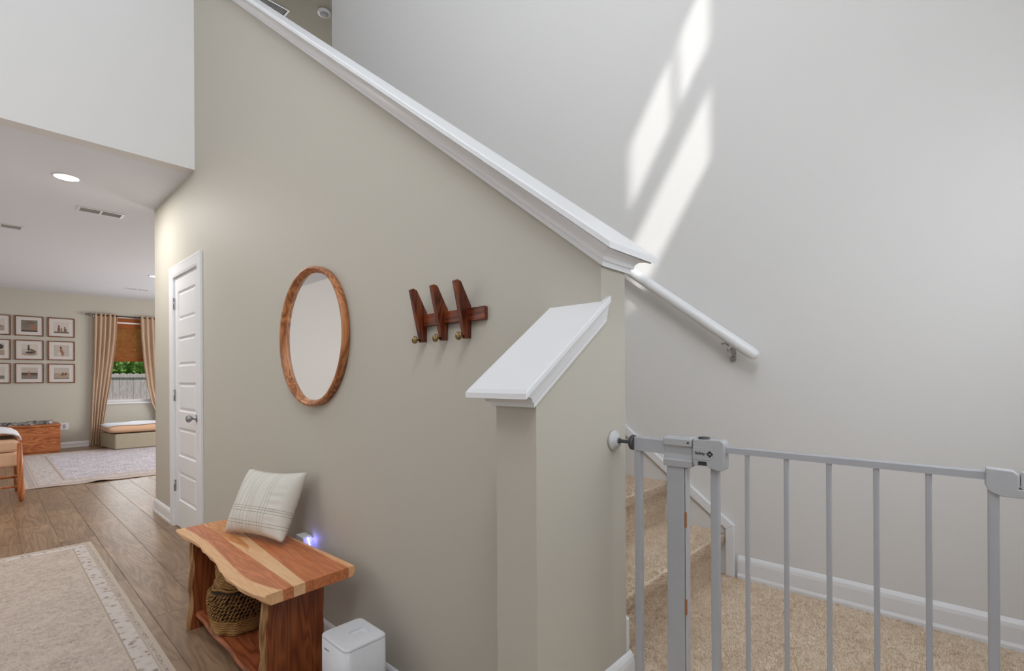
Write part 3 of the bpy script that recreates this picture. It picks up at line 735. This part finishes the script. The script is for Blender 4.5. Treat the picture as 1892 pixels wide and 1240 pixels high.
# top rails
def rect_rail(x0, x1, z0a, z0b, h, d, name, m='gate'):
    bm = BM(); rings(bm, [[(x, YG-d, z), (x, YG-d, z+h-.002), (x, YG-d+.002, z+h), (x, YG+d, z+h), (x, YG+d, z)] for x, z in ((x0, z0a), (x1, z0b))], smooth=False)
    return sub(obj(name, bm, M[m]), gt)
rect_rail(-.606, -.520, 1.016, 1.014, .034, .011, 'top_rail')
rect_rail(-.39, .034, 1.030, 1.028, .014, .007, 'door_rail')
rect_rail(-.415, .04, GB, GB, .014, .007, 'door_rail')
rect_rail(-.607, .46, GB-.022, GB-.022, .020, .010, 'bottom_rail')
# pressure mount
bm = BM(); lathe(bm, [(.026, XE+.001), (.027, XE+.005), (.024, XE+.009), (.018, XE+.011), (.016, XE+.017), (.007, XE+.018)], (0, YG-.012, 1.036), 28, 0)
sub(obj('wall_cup', bm, M['gatepale'], smooth=True), gt)['label'] = 'pale round wall cup'
bm = BM(); tube(bm, [(XE+.012, YG-.012, 1.036), (-.612, YG-.004, 1.034)], .0048, 10); lathe(bm, [(.002, XE+.012), (.0075, XE+.015), (.0075, XE+.02), (.004, XE+.023)], (0, YG-.012, 1.036), 14, 0)
sub(obj('spindle', bm, M['darkgrey'], smooth=True), gt)['label'] = 'dark threaded spindle'
bm = BM(); lathe(bm, [(.018, -.618), (.0195, -.616), (.0195, -.610), (.018, -.607)], (0, YG-.003, 1.034), 12, 0); sub(obj('adjusting_nut', bm, M['darkgrey']), gt)['label'] = 'dark grey adjusting nut'
# latch housing
bm = BM()
def cyl_sleeve():
    rs = []
    for x in (-.526, -.523, -.459, -.456):
        s = .0 if x in (-.523, -.459) else .002
        rs.append([(x, YG+.013, .992+s), (x, YG-.016+s, .988+s), (x, YG-.018+s, 1.003), (x, YG-.013+s, 1.006), (x, YG-.011+s, 1.018), (x, YG-.013+s, 1.034), (x, YG-.018+s, 1.039), (x, YG-.018+s, 1.053), (x, YG-.014+s, 1.058-s), (x, YG+.013, 1.058-s)])
    rings(bm, rs, smooth=False)
cyl_sleeve(); sub(obj('latch_sleeve', bm, M['gateplastic']), gt)
bm = BM(); lathe(bm, [(.0022, YG-.0195), (.0022, YG-.015)], (-.464, 0, 1.047), 10, 1); sub(obj('rivet', bm, M['black']), gt)
bm = BM()
pts = []
for cx, cz, st in ((-.394, 1.047, 0), (-.449, 1.054, 1)):
    r = .011 if st == 0 else .003
    for k in range(6): a = PI/2*(st+k/5); pts.append((cx+r*math.cos(a), cz+r*math.sin(a)))
pts += [(-.452, .999), (-.449, .996), (-.441, .996), (-.441, 1.007), (-.421, 1.007), (-.420, .996)]
for k in range(6): a = -PI/2*(1-k/5); pts.append((-.394+.011*math.cos(a), .998+.009*math.sin(a)))
pts = pts[:12] + pts[12:]
prism(bm, pts, 1, YG-.020, YG+.014); sub(obj('latch_handle', bm, M['gateplastic'], bevel=.0015), gt)
bm = bx(-.441, -.4205, YG-.017, YG+.010, .9975, 1.0065); sub(obj('release_button', bm, M['darkgrey'], bevel=.001), gt)['label'] = 'dark release button'
bm = BM(); lathe(bm, [(.012, 1.0555), (.013, 1.058), (.012, 1.062), (.004, 1.063)], (-.432, YG-.004, 0), 18, 2); sub(obj('thumb_button', bm, M['darkgrey']), gt)['label'] = 'dark thumb button'
bm = BM(); pts = [(-.4515, 1.011)]
for k in range(9): a = -PI/2+PI*k/8; pts.append((-.418+.014*math.cos(a), 1.0255+.0145*math.sin(a)))
pts += [(-.4515, 1.040)]
prism(bm, pts, 1, YG-.0212, YG-.0195); lab = sub(obj('name_plate', bm, M['gateplastic'], bevel=.0008), gt)
def text_mesh(s, size, loc, rot, m, name, parent, ext=.0002):
    cu = bpy.data.curves.new(name, 'FONT'); cu.body = s; cu.size = size; cu.extrude = ext; cu.align_x = 'CENTER'; cu.align_y = 'CENTER'; cu.offset = size*.012
    tmp = bpy.data.objects.new(name, cu); COL.objects.link(tmp); bpy.context.view_layer.update()
    me = bpy.data.meshes.new_from_object(tmp); bpy.data.objects.remove(tmp); me.materials.clear(); me.materials.append(m)
    o = bpy.data.objects.new(name, me); COL.objects.link(o); o.rotation_euler = rot; o.location = loc
    o.parent = parent; return o
text_mesh('Safety', .0098, (-.4350, YG-.0215, 1.0262), (PI/2, 0, 0), M['black'], 'lettering', lab)
bm = BM(); cxd, czd, rd = -.4130, 1.0258, .0078
prism(bm, [(cxd-rd, czd), (cxd, czd-rd), (cxd+rd, czd), (cxd, czd+rd)], 1, YG-.0216, YG-.0212)
obj('diamond_mark', bm, M['black'], lab)
text_mesh('1st', .0058, (cxd, YG-.0219, czd), (PI/2, 0, 0), M['gatepale'], 'lettering', lab)
# hinge end on the right
gbar(.034, .048, GB, 1.01, 'hinge_post', .009)
bm = BM(); prism(bm, [(.032, 1.048), (.031, 1.020), (.036, 1.010), (.050, 1.004), (.46, 1.004), (.46, 1.018), (.0695, 1.018), (.0695, 1.040), (.064, 1.046)], 1, YG-.013, YG+.013); sub(obj('hinge_housing', bm, M['gateplastic'], bevel=.0015), gt)
bm = rbox(BM(), .072, .46, YG-.012, YG+.012, 1.0185, 1.045, .003, 3, 1); sub(obj('extension_rail', bm, M['gateplastic']), gt)
for x in (.16, .235, .31, .385, .45): gbar(x-.0045, x+.0045, GB, 1.004, 'bar', .0045)
bm = BM(); lathe(bm, [(.026, XR-.001), (.027, XR-.006), (.018, XR-.011), (.007, XR-.012)], (0, YG, 1.03), 24, 0); tube(bm, [(.46, YG, 1.03), (XR-.01, YG, 1.03)], .005, 8); sub(obj('wall_cup', bm, M['gatepale'], smooth=True), gt)

# ------------------------------------------------------------------ ceiling fittings
def recessed(x, y, r, label, energy):
    c = empty('recessed_light', (x, y, ZC)); tag(c, label, 'ceiling light', 'recessed ceiling lights')
    bm = BM(); lathe(bm, [(r+.012, -.0005), (r+.012, -.004), (r, -.008), (r-.004, -.004), (r-.004, -.0005)], (0, 0, 0), 32); obj('trim_ring', bm, M['trim'], c, smooth=True)
    bm = BM(); lathe(bm, [(r-.004, -.001), (r-.004, -.0045), (r*.5, -.0055)], (0, 0, 0), 32); obj('diffuser', bm, M['lamp'], c)['label'] = 'lit round diffuser'
    l = bpy.data.lights.new('recessed_light_bulb', 'AREA'); l.shape = 'DISK'; l.size = r*1.8; l.energy = energy; l.color = (1, .98, .95)
    lo = bpy.data.objects.new('recessed_light_bulb', l); COL.objects.link(lo); lo.location = (x, y, ZC-.012)
recessed(-5.01, .43, .075, 'bright round ceiling light above the hallway floor', 20)
recessed(-8.85, 1.74, .075, 'distant ceiling light half hidden by the wall corner', 7.5)
def ceil_vent(cx, cy, wx, wy, z, label, group, n=9, split=True):
    c = empty('ceiling_vent', (cx, cy, z)); tag(c, label, 'vent', group)
    b = .018; bm = BM()
    box(bm, -wx/2, wx/2, -wy/2, -wy/2+b, -.006, -.0005); box(bm, -wx/2, wx/2, wy/2-b, wy/2, -.006, -.0005)
    box(bm, -wx/2, -wx/2+b, -wy/2+b, wy/2-b, -.006, -.0005); box(bm, wx/2-b, wx/2, -wy/2+b, wy/2-b, -.006, -.0005)
    if split: box(bm, -wx/2+b, wx/2-b, -.007, .007, -.006, -.0005)
    obj('frame', bm, M['trim'], c)
    obj('backing', bx(-wx/2+b, wx/2-b, -wy/2+b, wy/2-b, -.0015, -.0007), M['ventdark'], c)
    for k in range(n):
        x = -wx/2+b + (wx-2*b)*(k+.5)/n; bm = BM()
        prism(bm, [(x-.005, -.0055), (x-.003, -.006), (x+.005, -.002), (x+.004, -.0015)], 1, -wy/2+b, wy/2-b); obj('slat', bm, M['ventslat'], c)
    return c
G_ = 'ceiling vents over hallway and living room'
ceil_vent(-5.835, .735, .16, .33, ZC, 'white slotted ceiling vent nearest the hallway light', G_, 5)
ceil_vent(-7.02, .11, .16, .33, ZC, 'white slotted ceiling vent at the left edge of the photo', G_, 5)
ceil_vent(-10.34, 1.78, .14, .33, ZC, 'small slotted ceiling vent close to the far wall', G_, 5)
uv = ceil_vent(-5.80, 2.15, .42, .44, ZU, 'white louvred ceiling vent upstairs above the stair', None, 4, False)
# denser louvres for the upstairs vent, running across
for ch in list(uv.children):
    if ch.name.startswith('slat'): bpy.data.objects.remove(ch)
for k in range(24):
    y = -.19 + .38*(k+.5)/24; bm = BM(); box(bm, -.18, .18, y-.0035, y+.0035, -.006, -.002); obj('slat', bm, M['ventslat'], uv)
bm = BM(); lathe(bm, [(.075, -.0005), (.075, -.008), (.068, -.022), (.052, -.026), (.050, -.026)], (0, 0, 0), 32)
sd = empty('smoke_detector', (-5.33, 2.648, ZU)); tag(sd, 'round white smoke detector on the upstairs ceiling', 'smoke detector')
obj('base', bm, M['white_plastic'], sd, smooth=True); bm = BM(); lathe(bm, [(.048, -.024), (.048, -.031), (.03, -.036)], (0, 0, 0), 28); obj('sensor_cap', bm, M['ventslat'], sd, smooth=True)

# ------------------------------------------------------------------ framed photographs
M['frame'] = wood('frame_wood', (84, 46, 24), (118, 70, 42), (142, 90, 58), 1, rough=.4)
M['mat'] = plain('mat_board', (214, 208, 204), .6)
def pcol(c): return plain('print_%d_%d_%d' % c, c, .5)
S = {'sand': pcol((168, 150, 134)), 'sky': pcol((190, 178, 168)), 'grey': pcol((128, 120, 112)), 'dark': pcol((74, 62, 56)), 'skin': pcol((150, 112, 90)), 'pale': pcol((206, 196, 188)), 'brown': pcol((118, 98, 82)), 'green': pcol((120, 116, 104))}
def blob(cx, cz, rx, rz, n=12, rot=0):
    return [(cx+rx*math.cos(2*PI*k/n)*math.cos(rot)-rz*math.sin(2*PI*k/n)*math.sin(rot), cz+rx*math.cos(2*PI*k/n)*math.sin(rot)+rz*math.sin(2*PI*k/n)*math.cos(rot)) for k in range(n)]
def rect(a, b, c, d): return [(a, c), (b, c), (b, d), (a, d)]
def fig(cx, base, h, col, bend=0):
    return [(blob(cx, base+h*.38, h*.16, h*.40, rot=bend), col), (blob(cx+math.sin(-bend)*h*.5, base+h*.88, h*.11, h*.13), 'dark')]
ART = {
 (0, 0): [(rect(-1, 1, -1, -.1), 'sand'), (rect(-1, 1, -.1, 1), 'pale'), (blob(.3, -.2, .4, .2), 'grey')],
 (0, 1): [(rect(-1, 1, -1, 1), 'grey'), (blob(-.4, .2, .5, .5), 'green'), (blob(.6, -.3, .6, .55), 'skin'), (blob(.1, .6, .6, .3), 'brown'), (rect(-1, 1, -1, -.75), 'dark')],
 (0, 2): [(rect(-1, 1, -1, 1), 'pale'), (rect(-1, 1, -1, -.72), 'brown')] + fig(-.35, -.8, 1.2, 'brown') + fig(.0, -.8, .75, 'skin') + fig(.45, -.8, .95, 'brown') + fig(.62, -.8, .6, 'skin'),
 (1, 0): [(rect(-1, 1, -1, -.2), 'sand'), (rect(-1, 1, -.2, 1), 'sky'), (blob(.35, .45, .6, .45), 'dark')],
 (1, 1): [(rect(-1, 1, -1, 1), 'pale'), (blob(0, -.7, .98, .3), 'sand'), (blob(-.6, -.2, .4, .4), 'sky'), (blob(.1, -.45, .65, .2), 'dark'), (blob(.45, -.15, .5, .22, rot=-.6), 'brown'), (blob(-.1, .2, .14, .4), 'dark'), (blob(-.1, .72, .12, .16), 'dark')],
 (1, 2): [(rect(-1, 1, -1, 1), 'sky'), (blob(-.1, -.5, .42, .48), 'pale'), (blob(.0, -.1, .22, .5, rot=.25), 'skin'), (blob(.15, -.6, .16, .4, rot=-.3), 'skin'), (blob(-.1, .55, .14, .2), 'dark')],
 (2, 0): [(rect(-1, 1, -1, -.4), 'grey'), (rect(-1, 1, -.4, 1), 'pale'), (rect(-1, 1, -.6, -.5), 'brown')],
 (2, 1): [(rect(-1, 1, -1, 1), 'sky'), (rect(-1, 1, -1, .1), 'brown'), (rect(-1, 1, -.2, .1), 'dark'), (rect(-1, 1, -1, -.45), 'grey'), (blob(-.05, -.3, .16, .45), 'skin'), (blob(-.05, .2, .1, .14), 'skin')],
 (2, 2): [(rect(-1, 1, -1, 1), 'sky'), (rect(-1, 1, -1, .05), 'sand'), (blob(.25, -.3, .5, .18, rot=.2), 'skin'), (blob(.15, -.05, .12, .2), 'dark'), (blob(.55, -.05, .12, .2), 'dark'), (rect(-1, 1, -1, -.85), 'brown')]}
LAB = {(0, 0): 'framed photo partly cut off, top row at left edge', (0, 1): 'framed grey photo of blurred foliage, middle of the top row', (0, 2): 'framed photo of a family group, right end of top row',
 (1, 0): 'framed photo partly cut off, middle row at left edge', (1, 1): 'framed photo of a seated figure by dunes, centre of the grid', (1, 2): 'framed photo of one crouching figure, right end of middle row',
 (2, 0): 'framed photo partly cut off, bottom row at left edge', (2, 1): 'framed photo of a figure against dark horizon, middle of bottom row', (2, 2): 'framed photo of figures low on a shore, right end of bottom row'}
for r_i, zc in enumerate((2.134, 1.725, 1.326)):
    for c_i, yc in enumerate((.125, .522, .925)):
        p = empty('picture_frame', (XF, yc, zc)); tag(p, LAB[(r_i, c_i)], 'picture', 'nine framed photos on the far wall')
        w_, h_ = .352, .340; b = .016; bm = BM()
        box(bm, .0005, .024, -w_/2, w_/2, h_/2-b, h_/2); box(bm, .0005, .024, -w_/2, w_/2, -h_/2, -h_/2+b)
        box(bm, .0005, .024, -w_/2, -w_/2+b, -h_/2+b, h_/2-b); box(bm, .0005, .024, w_/2-b, w_/2, -h_/2+b, h_/2-b)
        obj('frame', bm, M['frame'], p)
        obj('mat_board', bx(.001, .014, -w_/2+b, w_/2-b, -h_/2+b, h_/2-b), M['mat'], p)
        bm = BM(); used = []
        A_ = ART[(r_i, c_i)]
        for li, (poly, col_) in enumerate(A_):
            if col_ not in used: used.append(col_)
            pts = [(max(-1, min(1, a))*.098, max(-1, min(1, b2))*.098) for a, b2 in poly]
            vs = [bm.verts.new((.0145+.00025*li, a, b2)) for a, b2 in pts]; f_ = bm.faces.new(vs); f_.material_index = used.index(col_)
        box(bm, .0141, .0144, -.1, .1, -.1, .1, mi=used.index(A_[0][1]))
        obj('photo_print', bm, [S[u] for u in used], p)

# ------------------------------------------------------------------ living room window, shade, curtains, outside
win = struct(empty('window_1', (XF-.05, 1.9, fz0)), 'white framed window in the far living room wall', 'window')
bm = BM(); xa, xb = XF-.09, XF-.03
for a, b_, c_, d_ in ((fy0, fy0+.05, fz0, fz1), (fy1-.05, fy1, fz0, fz1), (fy0, fy1, fz0, fz0+.05), (fy0, fy1, fz1-.05, fz1)): box(bm, xa, xb, a, b_, c_, d_)
box(bm, xa+.005, xb-.005, fy0+.05, fy1-.05, 1.585, 1.625); sub(obj('frame', bm, M['trim']), win)
gm = NT('window_glass', .0); gm.b.inputs['Transmission Weight'].default_value = 1; gm.b.inputs['IOR'].default_value = 1.01; gm.b.inputs['Base Color'].default_value = (1, 1, 1, 1)
for z0_, z1_ in ((fz0+.05, 1.585), (1.625, fz1-.05)):
    sub(obj('pane', bx(XF-.062, XF-.058, fy0+.05, fy1-.05, z0_, z1_), gm.m), win)
bm = bx(XF-.03, XF+.03, fy0-.03, fy1+.03, fz0-.03, fz0); sub(obj('sill', bm, M['trim'], bevel=.004), win)
# woven shade
sh = empty('woven_shade', (XF-.01, 1.9, 1.55)); tag(sh, 'orange brown woven wood shade half lowered in far window', 'window shade')
t = NT('woven_bamboo', .7); v = t.coords((1, 3, 120)); n1 = t.noise(v, 3, 3, .6); t.col(t.ramp(n1, [(.3, (140, 76, 30)), (.55, (182, 106, 48)), (.75, (206, 130, 66))]))
t.b.inputs['Transmission Weight'].default_value = 0; tr = t.n('ShaderNodeBsdfTranslucent'); tr.inputs[0].default_value = s2l((220, 130, 60)); mx = t.n('ShaderNodeMixShader'); mx.inputs[0].default_value = .35
t.l(t.b.outputs[0], mx.inputs[1]); t.l(tr.outputs[0], mx.inputs[2]); t.l(mx.outputs[0], t.t.nodes['Material Output'].inputs[0]); M['bamboo'] = t.m
bm = BM(); k = 0; z = 1.56
while z < 2.29:
    box(bm, XF-.020+.002*(k % 2), XF-.014, fy0+.005, fy1-.005, z, z+.0085); z += .010; k += 1
o = sub(obj('reed_panel', bm, M['bamboo']), sh); o['kind'] = 'stuff'
bm = BM()
for z in (1.555, 1.575, 1.595): box(bm, XF-.013, XF-.004, fy0+.005, fy1-.005, z, z+.014)
sub(obj('stacked_fold', bm, M['bamboo']), sh)
sub(obj('valance', bx(XF-.012, XF-.004, fy0+.005, fy1-.005, 2.18, 2.375), M['bamboo']), sh)
sub(obj('head_rail', bx(XF-.012, XF-.001, fy0+.005, fy1-.005, 2.275, 2.30), M['trim']), sh)['label'] = 'white band across the shade top'
# rod
rd = empty('curtain_rod', (XF+.08, 1.9, 2.40)); tag(rd, 'dark curtain rod with grey ball finial over far window', 'curtain rod')
bm = BM(); tube(bm, [(XF+.08, 1.33, 2.40), (XF+.08, 2.75, 2.40)], .011, 12); sub(obj('rod', bm, plain('bronze_rod', (78, 62, 52), .4, .6), smooth=True), rd)
bm = BM(); lathe(bm, [(.008, 1.335), (.020, 1.322), (.026, 1.305), (.022, 1.285), (.014, 1.274), (.018, 1.262), (.016, 1.245), (.004, 1.238)], (XF+.08, 0, 2.40), 16, 1); sub(obj('finial', bm, plain('grey_finial', (120, 112, 104), .5), smooth=True), rd)['label'] = 'grey turned finial'
bm = bx(XF, XF+.085, 1.345, 1.36, 2.37, 2.39); sub(obj('bracket', bm, M['metal']), rd)
t = NT('linen_curtain', .9); n1 = t.noise(t.coords(), 500, 2); t.col(t.mix(n1, (214, 186, 160), (226, 202, 178))); t.bump(n1, .2, .001)
tr = t.n('ShaderNodeBsdfTranslucent'); tr.inputs[0].default_value = s2l((244, 228, 208)); mx = t.n('ShaderNodeMixShader'); mx.inputs[0].default_value = .35
t.l(t.b.outputs[0], mx.inputs[1]); t.l(tr.outputs[0], mx.inputs[2]); t.l(mx.outputs[0], t.t.nodes['Material Output'].inputs[0]); M['curtain'] = t.m
def curtain(label, rows_, folds, x0):
    # rows_: (z, ya, yb)
    bm = BM(); rs = []; n_ = folds*12
    for z, ya, yb in rows_:
        r_ = []
        for i in range(n_+1):
            u = i/n_; r_.append((x0 + (.022+.006*math.sin(z*3+i))*math.sin(u*folds*2*PI+.5*math.sin(z*2)) + .006*math.sin(u*17+z), ya+(yb-ya)*u, z))
        rs.append(r_)
    rings(bm, rs, close=False, cap=False)
    o = obj('curtain', bm, M['curtain'], smooth=True); tag(o, label, 'curtain', 'curtains at the far window')
    s = o.modifiers.new('thick', 'SOLIDIFY'); s.thickness = .003
def rowsx(a):
    out = []
    for (z0, p0, q0), (z1, p1, q1) in zip(a[:-1], a[1:]):
        for k in range(8): u = k/8; out.append((z0+(z1-z0)*u, p0+(p1-p0)*u, q0+(q1-q0)*u))
    return out+[a[-1]]
curtain('tan linen curtain left of the far window, reaching floor', rowsx([(2.43, 1.365, 1.70), (2.0, 1.36, 1.68), (1.5, 1.35, 1.63), (1.1, 1.335, 1.585), (.74, 1.325, 1.53), (.4, 1.315, 1.485), (.15, 1.30, 1.47), (.01, 1.28, 1.48)]), 5, XF+.08)
curtain('tan linen curtain right of the far window, gathered aside', rowsx([(2.43, 2.04, 2.60), (2.0, 2.055, 2.60), (1.5, 2.09, 2.60), (1.1, 2.14, 2.60), (.74, 2.21, 2.62), (.55, 2.28, 2.62), (.4, 2.30, 2.62), (.01, 2.30, 2.62)]), 7, XF+.08)
# outside
gnd = bx(-40, XF-.13, -20, 25, -.55, -.45)
struct(obj('ground', gnd, plain('lawn', (90, 104, 62), .95)), 'lawn outside the far window', 'ground')
fn = empty('garden_fence', (-16.5, 3.2, -.45)); tag(fn, 'weathered board fence seen through the far window', 'fence')
M['fencewood'] = wood('weathered_pine', (178, 160, 150), (204, 188, 178), (220, 206, 198), 2, rough=.8, rnd=7)
fb = None
for k in range(34):
    y = 1.0 + k*.145
    if fb is None:
        bm = BM(); prism(bm, [(0, 0), (.138, 0), (.138, 1.80), (.11, 1.83), (.028, 1.83), (0, 1.80)], 0, 0, .02); fb = obj('board', bm, M['fencewood'], fn); o = fb
    else:
        o = fb.copy(); COL.objects.link(o); o.parent = fn
    o.location = (0, y-3.2, random.uniform(-.006, .006))
for z in (.35, 1.05, 1.72):
    obj('rail', bx(.0205, .06, -2.3, 2.8, z, z+.09), M['fencewood'], fn)
M['leaf'] = fabric('foliage_green', (150, 186, 88), (84, 124, 48), 14, .3, .8)
def shrub(cx, cy, rx, rz, zc, label, seed):
    rnd = random.Random(seed); verts = []; faces = []
    for _ in range(7000):
        a, b2 = rnd.uniform(0, 2*PI), math.acos(rnd.uniform(-1, 1)); rad = rnd.uniform(.75, 1.03)
        c = Vector((cx+rx*rad*math.sin(b2)*math.cos(a), cy+rx*1.2*rad*math.sin(b2)*math.sin(a), zc+rz*rad*math.cos(b2)))
        u = Vector((rnd.uniform(-1, 1), rnd.uniform(-1, 1), rnd.uniform(-1, 1))).normalized(); w_ = u.cross(Vector((rnd.uniform(-1, 1), rnd.uniform(-1, 1), rnd.uniform(-1, 1)))).normalized()
        s = rnd.uniform(.06, .13); k = len(verts); verts += [c-u*s, c-w_*s*.5, c+u*s, c+w_*s*.5]; faces.append((k, k+1, k+2, k+3))
    me = bpy.data.meshes.new('foliage'); me.from_pydata([v - Vector((cx, cy, -.45)) for v in verts], [], faces); me.materials.append(M['leaf'])
    root = empty('tree', (cx, cy, -.45)); tag(root, label, 'tree', None)
    o = bpy.data.objects.new('foliage', me); COL.objects.link(o); o.parent = root; o['kind'] = 'stuff'
    bm = BM(); tube(bm, [(0, 0, 0), (.05, .03, zc*.5+.2), (0, 0, zc+.45)], [.14, .11, .06], 8); obj('trunk', bm, M['slab'], root)
    bm = BM(); bmesh.ops.create_icosphere(bm, subdivisions=2, radius=1); 
    for v_ in bm.verts: v_.co = Vector((v_.co.x*rx*.75, v_.co.y*rx*.9, v_.co.z*rz*.75+zc+.45))
    obj('inner_foliage', bm, M['leaf'], root)
shrub(-20.2, 3.3, 2.2, 1.9, 2.2, 'green leafy tree beyond the garden fence', 1)

# ------------------------------------------------------------------ living room furniture
M['linen'] = fabric('beige_upholstery', (178, 168, 148), (160, 150, 130), 300)
M['throw'] = fabric('white_blanket', (232, 232, 236), (214, 214, 220), 120, .5)
M['tanfab'] = fabric('tan_cushion', (226, 186, 154), (208, 166, 134), 200)
ot = empty('ottoman', (-11.0, 2.2, 0)); tag(ot, 'long beige ottoman with plump cushion below the far window', 'ottoman')
bm = BM(); pts = [(-10.58, 1.50), (-10.58, 2.95), (-11.42, 2.95), (-11.42, 1.42), (-11.30, 1.40)]
prism(bm, pts, 2, .012, .272); sub(obj('base', bm, M['linen'], bevel=.02), ot)
bm = BM(); nx_, ny_ = 16, 30; top = []; bot = []
def cush(u, v, s):
    ex = (max(0, 1-abs(u)**5)*max(0, 1-abs(v)**9))**.4
    return (-10.99+.43*u, 2.185+.80*v, .35 + s*(.072*ex) + (.006*math.sin(9*v+3*u)*ex if s > 0 else 0))
for s, L in ((1, top), (-1, bot)):
    for i in range(nx_+1): L.append([bm.verts.new(cush(-1+2*i/nx_, -1+2*j/ny_, s)) for j in range(ny_+1)])
for L in (top, bot):
    for i in range(nx_):
        for j in range(ny_): f_ = bm.faces.new((L[i][j], L[i+1][j], L[i+1][j+1], L[i][j+1])); f_.smooth = True
bmesh.ops.remove_doubles(bm, verts=bm.verts, dist=.001); sub(obj('cushion', bm, M['tanfab']), ot)['label'] = 'tan seat cushion'
bm = BM(); L = []
for i in range(nx_+1):
    u = -1.04+1.90*i/nx_; L.append([bm.verts.new(tuple(Vector(cush(max(-.995, min(.995, u*.97)), (-1+2*j/ny_)*.985, 1)) + Vector((0, 0, .010)))) for j in range(ny_+1)])
for i in range(nx_):
    for j in range(ny_): f_ = bm.faces.new((L[i][j], L[i+1][j], L[i+1][j+1], L[i][j+1])); f_.smooth = True
o = obj('throw_blanket', bm, M['throw']); tag(o, 'white blanket lying on top of the long ottoman', 'blanket'); s = o.modifiers.new('t', 'SOLIDIFY'); s.thickness = .007; s.offset = 1
# wooden chest
M['chest'] = wood('cedar_chest', (136, 70, 32), (178, 102, 54), (202, 130, 76), 1, rough=.45, rings=5, stretch=7)
ch = empty('storage_chest', (-11.28, .2, 0)); tag(ch, 'reddish brown wooden chest below the framed photos', 'chest')
sub(obj('body', bx(-11.55, -11.03, -.55, .855, .03, .435), M['chest'], bevel=.006), ch)
sub(obj('lid', bx(-11.56, -11.02, -.56, .865, .438, .478), M['chest'], bevel=.008), ch)
sub(obj('plinth', bx(-11.54, -11.045, -.54, .845, 0, .03), M['chest']), ch)
t = NT('grey_plaid_blanket', .95); n1 = t.noise(t.coords((1, 3, 1)), 4, 3, .6, 1); t.col(t.ramp(n1, [(.40, (70, 68, 72)), (.52, (150, 145, 142)), (.6, (196, 190, 186))])); M['plaid'] = t.m
bm = BM(); L = []; nx_, ny_ = 14, 40
for i in range(nx_+1):
    u = i/nx_; L.append([bm.verts.new((-11.06-.42*u, -.35+1.13*j/ny_, .480+.012+.012*math.sin(j*.55+i*.3)+.016*math.sin(PI*u)+.030*(j/ny_)**3)) for j in range(ny_+1)])
for i in range(nx_):
    for j in range(ny_): f_ = bm.faces.new((L[i][j], L[i+1][j], L[i+1][j+1], L[i][j+1])); f_.smooth = True
r_ = bmesh.ops.extrude_face_region(bm, geom=bm.faces[:])
for vtx in [e for e in r_['geom'] if isinstance(e, bmesh.types.BMVert)]: vtx.co.z = .4785
o = obj('throw_blanket', bm, M['plaid']); tag(o, 'grey and black folded blanket on the wooden chest', 'blanket')
# arm chair at the left edge
M['chairwood'] = wood('honey_wood', (150, 84, 44), (186, 112, 66), (208, 138, 90), 2, rough=.35)
ac = empty('armchair', (-7.2, -.1, 0)); tag(ac, 'upholstered tan armchair with wooden legs at left edge', 'armchair')
bm = BM(); tube(bm, [(-6.86, .245, 0), (-6.855, .242, .10), (-6.85, .235, .35), (-6.86, .232, .58)], [.017, .026, .024, .018], 12); sub(obj('leg', bm, M['chairwood'], smooth=True), ac)
for x, y in ((-6.86, -.50), (-7.55, .235), (-7.55, -.50)):
    bm = BM(); tube(bm, [(x, y, 0), (x, y, .10), (x, y, .35), (x, y, .58)], [.017, .026, .024, .018], 12); sub(obj('leg', bm, M['chairwood'], smooth=True), ac)
for (p, q_) in (((-6.86, .23, .155), (-6.86, -.49, .155)), ((-6.87, .23, .255), (-6.87, -.49, .255)), ((-6.87, .23, .155), (-7.54, .23, .155)), ((-7.54, .23, .155), (-7.54, -.49, .155))):
    bm = BM(); tube(bm, [p, q_], .011, 8); sub(obj('stretcher', bm, M['chairwood'], smooth=True), ac)
bm = rbox(BM(), -7.62, -6.862, -.56, .222, .352, .49, .05); sub(obj('seat_frame', bm, M['tanfab'], bevel=.02), ac)
bm = rbox(BM(), -7.60, -6.868, -.55, .226, .492, .615, .05); sub(obj('seat_cushion', bm, M['tanfab'], bevel=.03), ac)
bm = BM(); L = []
for i in range(13):
    x = -7.60+.71*i/12; L.append([bm.verts.new((x, yy_, zz_+.008*math.sin(i*.9+k_*.5))) for k_, (yy_, zz_) in enumerate([(-.52, .63), (-.3, .67), (-.05, .685), (.12, .69), (.19, .672), (.236, .64), (.247, .60)])])
for i in range(12):
    for j in range(6): f_ = bm.faces.new((L[i][j], L[i+1][j], L[i+1][j+1], L[i][j+1])); f_.smooth = True
o = obj('throw_blanket', bm, M['throw']); tag(o, 'white blanket draped over the tan armchair seat', 'blanket'); s = o.modifiers.new('t', 'SOLIDIFY'); s.thickness = .014; s.offset = 0
# outlet on the far wall
of = empty('wall_outlet', (XF, .955, .385)); tag(of, 'white wall outlet on far wall right of the chest', 'outlet')
bm = rbox(BM(), .0005, .007, -.062, .062, -.062, .062, .006, 3, 0); obj('plate', bm, M['white_plastic'], of)
obj('socket', rbox(BM(), .0072, .010, -.02, .02, -.035, .035, .004, 3, 0), M['ventslat'], of)

# ------------------------------------------------------------------ high window in the right wall, whose bars cast the sun pattern
w2 = struct(empty('window_2', (XR+.05, -.1, wz0)), 'high foyer window that lets the sun in, outside the view', 'window')
bm = BM(); a, b_ = XR+.04, XR+.075
for y0_, y1_, z0_, z1_ in ((wy0, wy0+.012, wz0, wz1), (wy1-.012, wy1, wz0, wz1), (wy0, wy1, wz0, wz0+.012), (wy0, wy1, wz1-.012, wz1), (wy0, wy1, 4.70, 4.845)): box(bm, a, b_, y0_, y1_, z0_, z1_)
box(bm, a+.008, b_-.008, -.135, -.105, 4.845, wz1); sub(obj('frame', bm, M['trim']), w2)
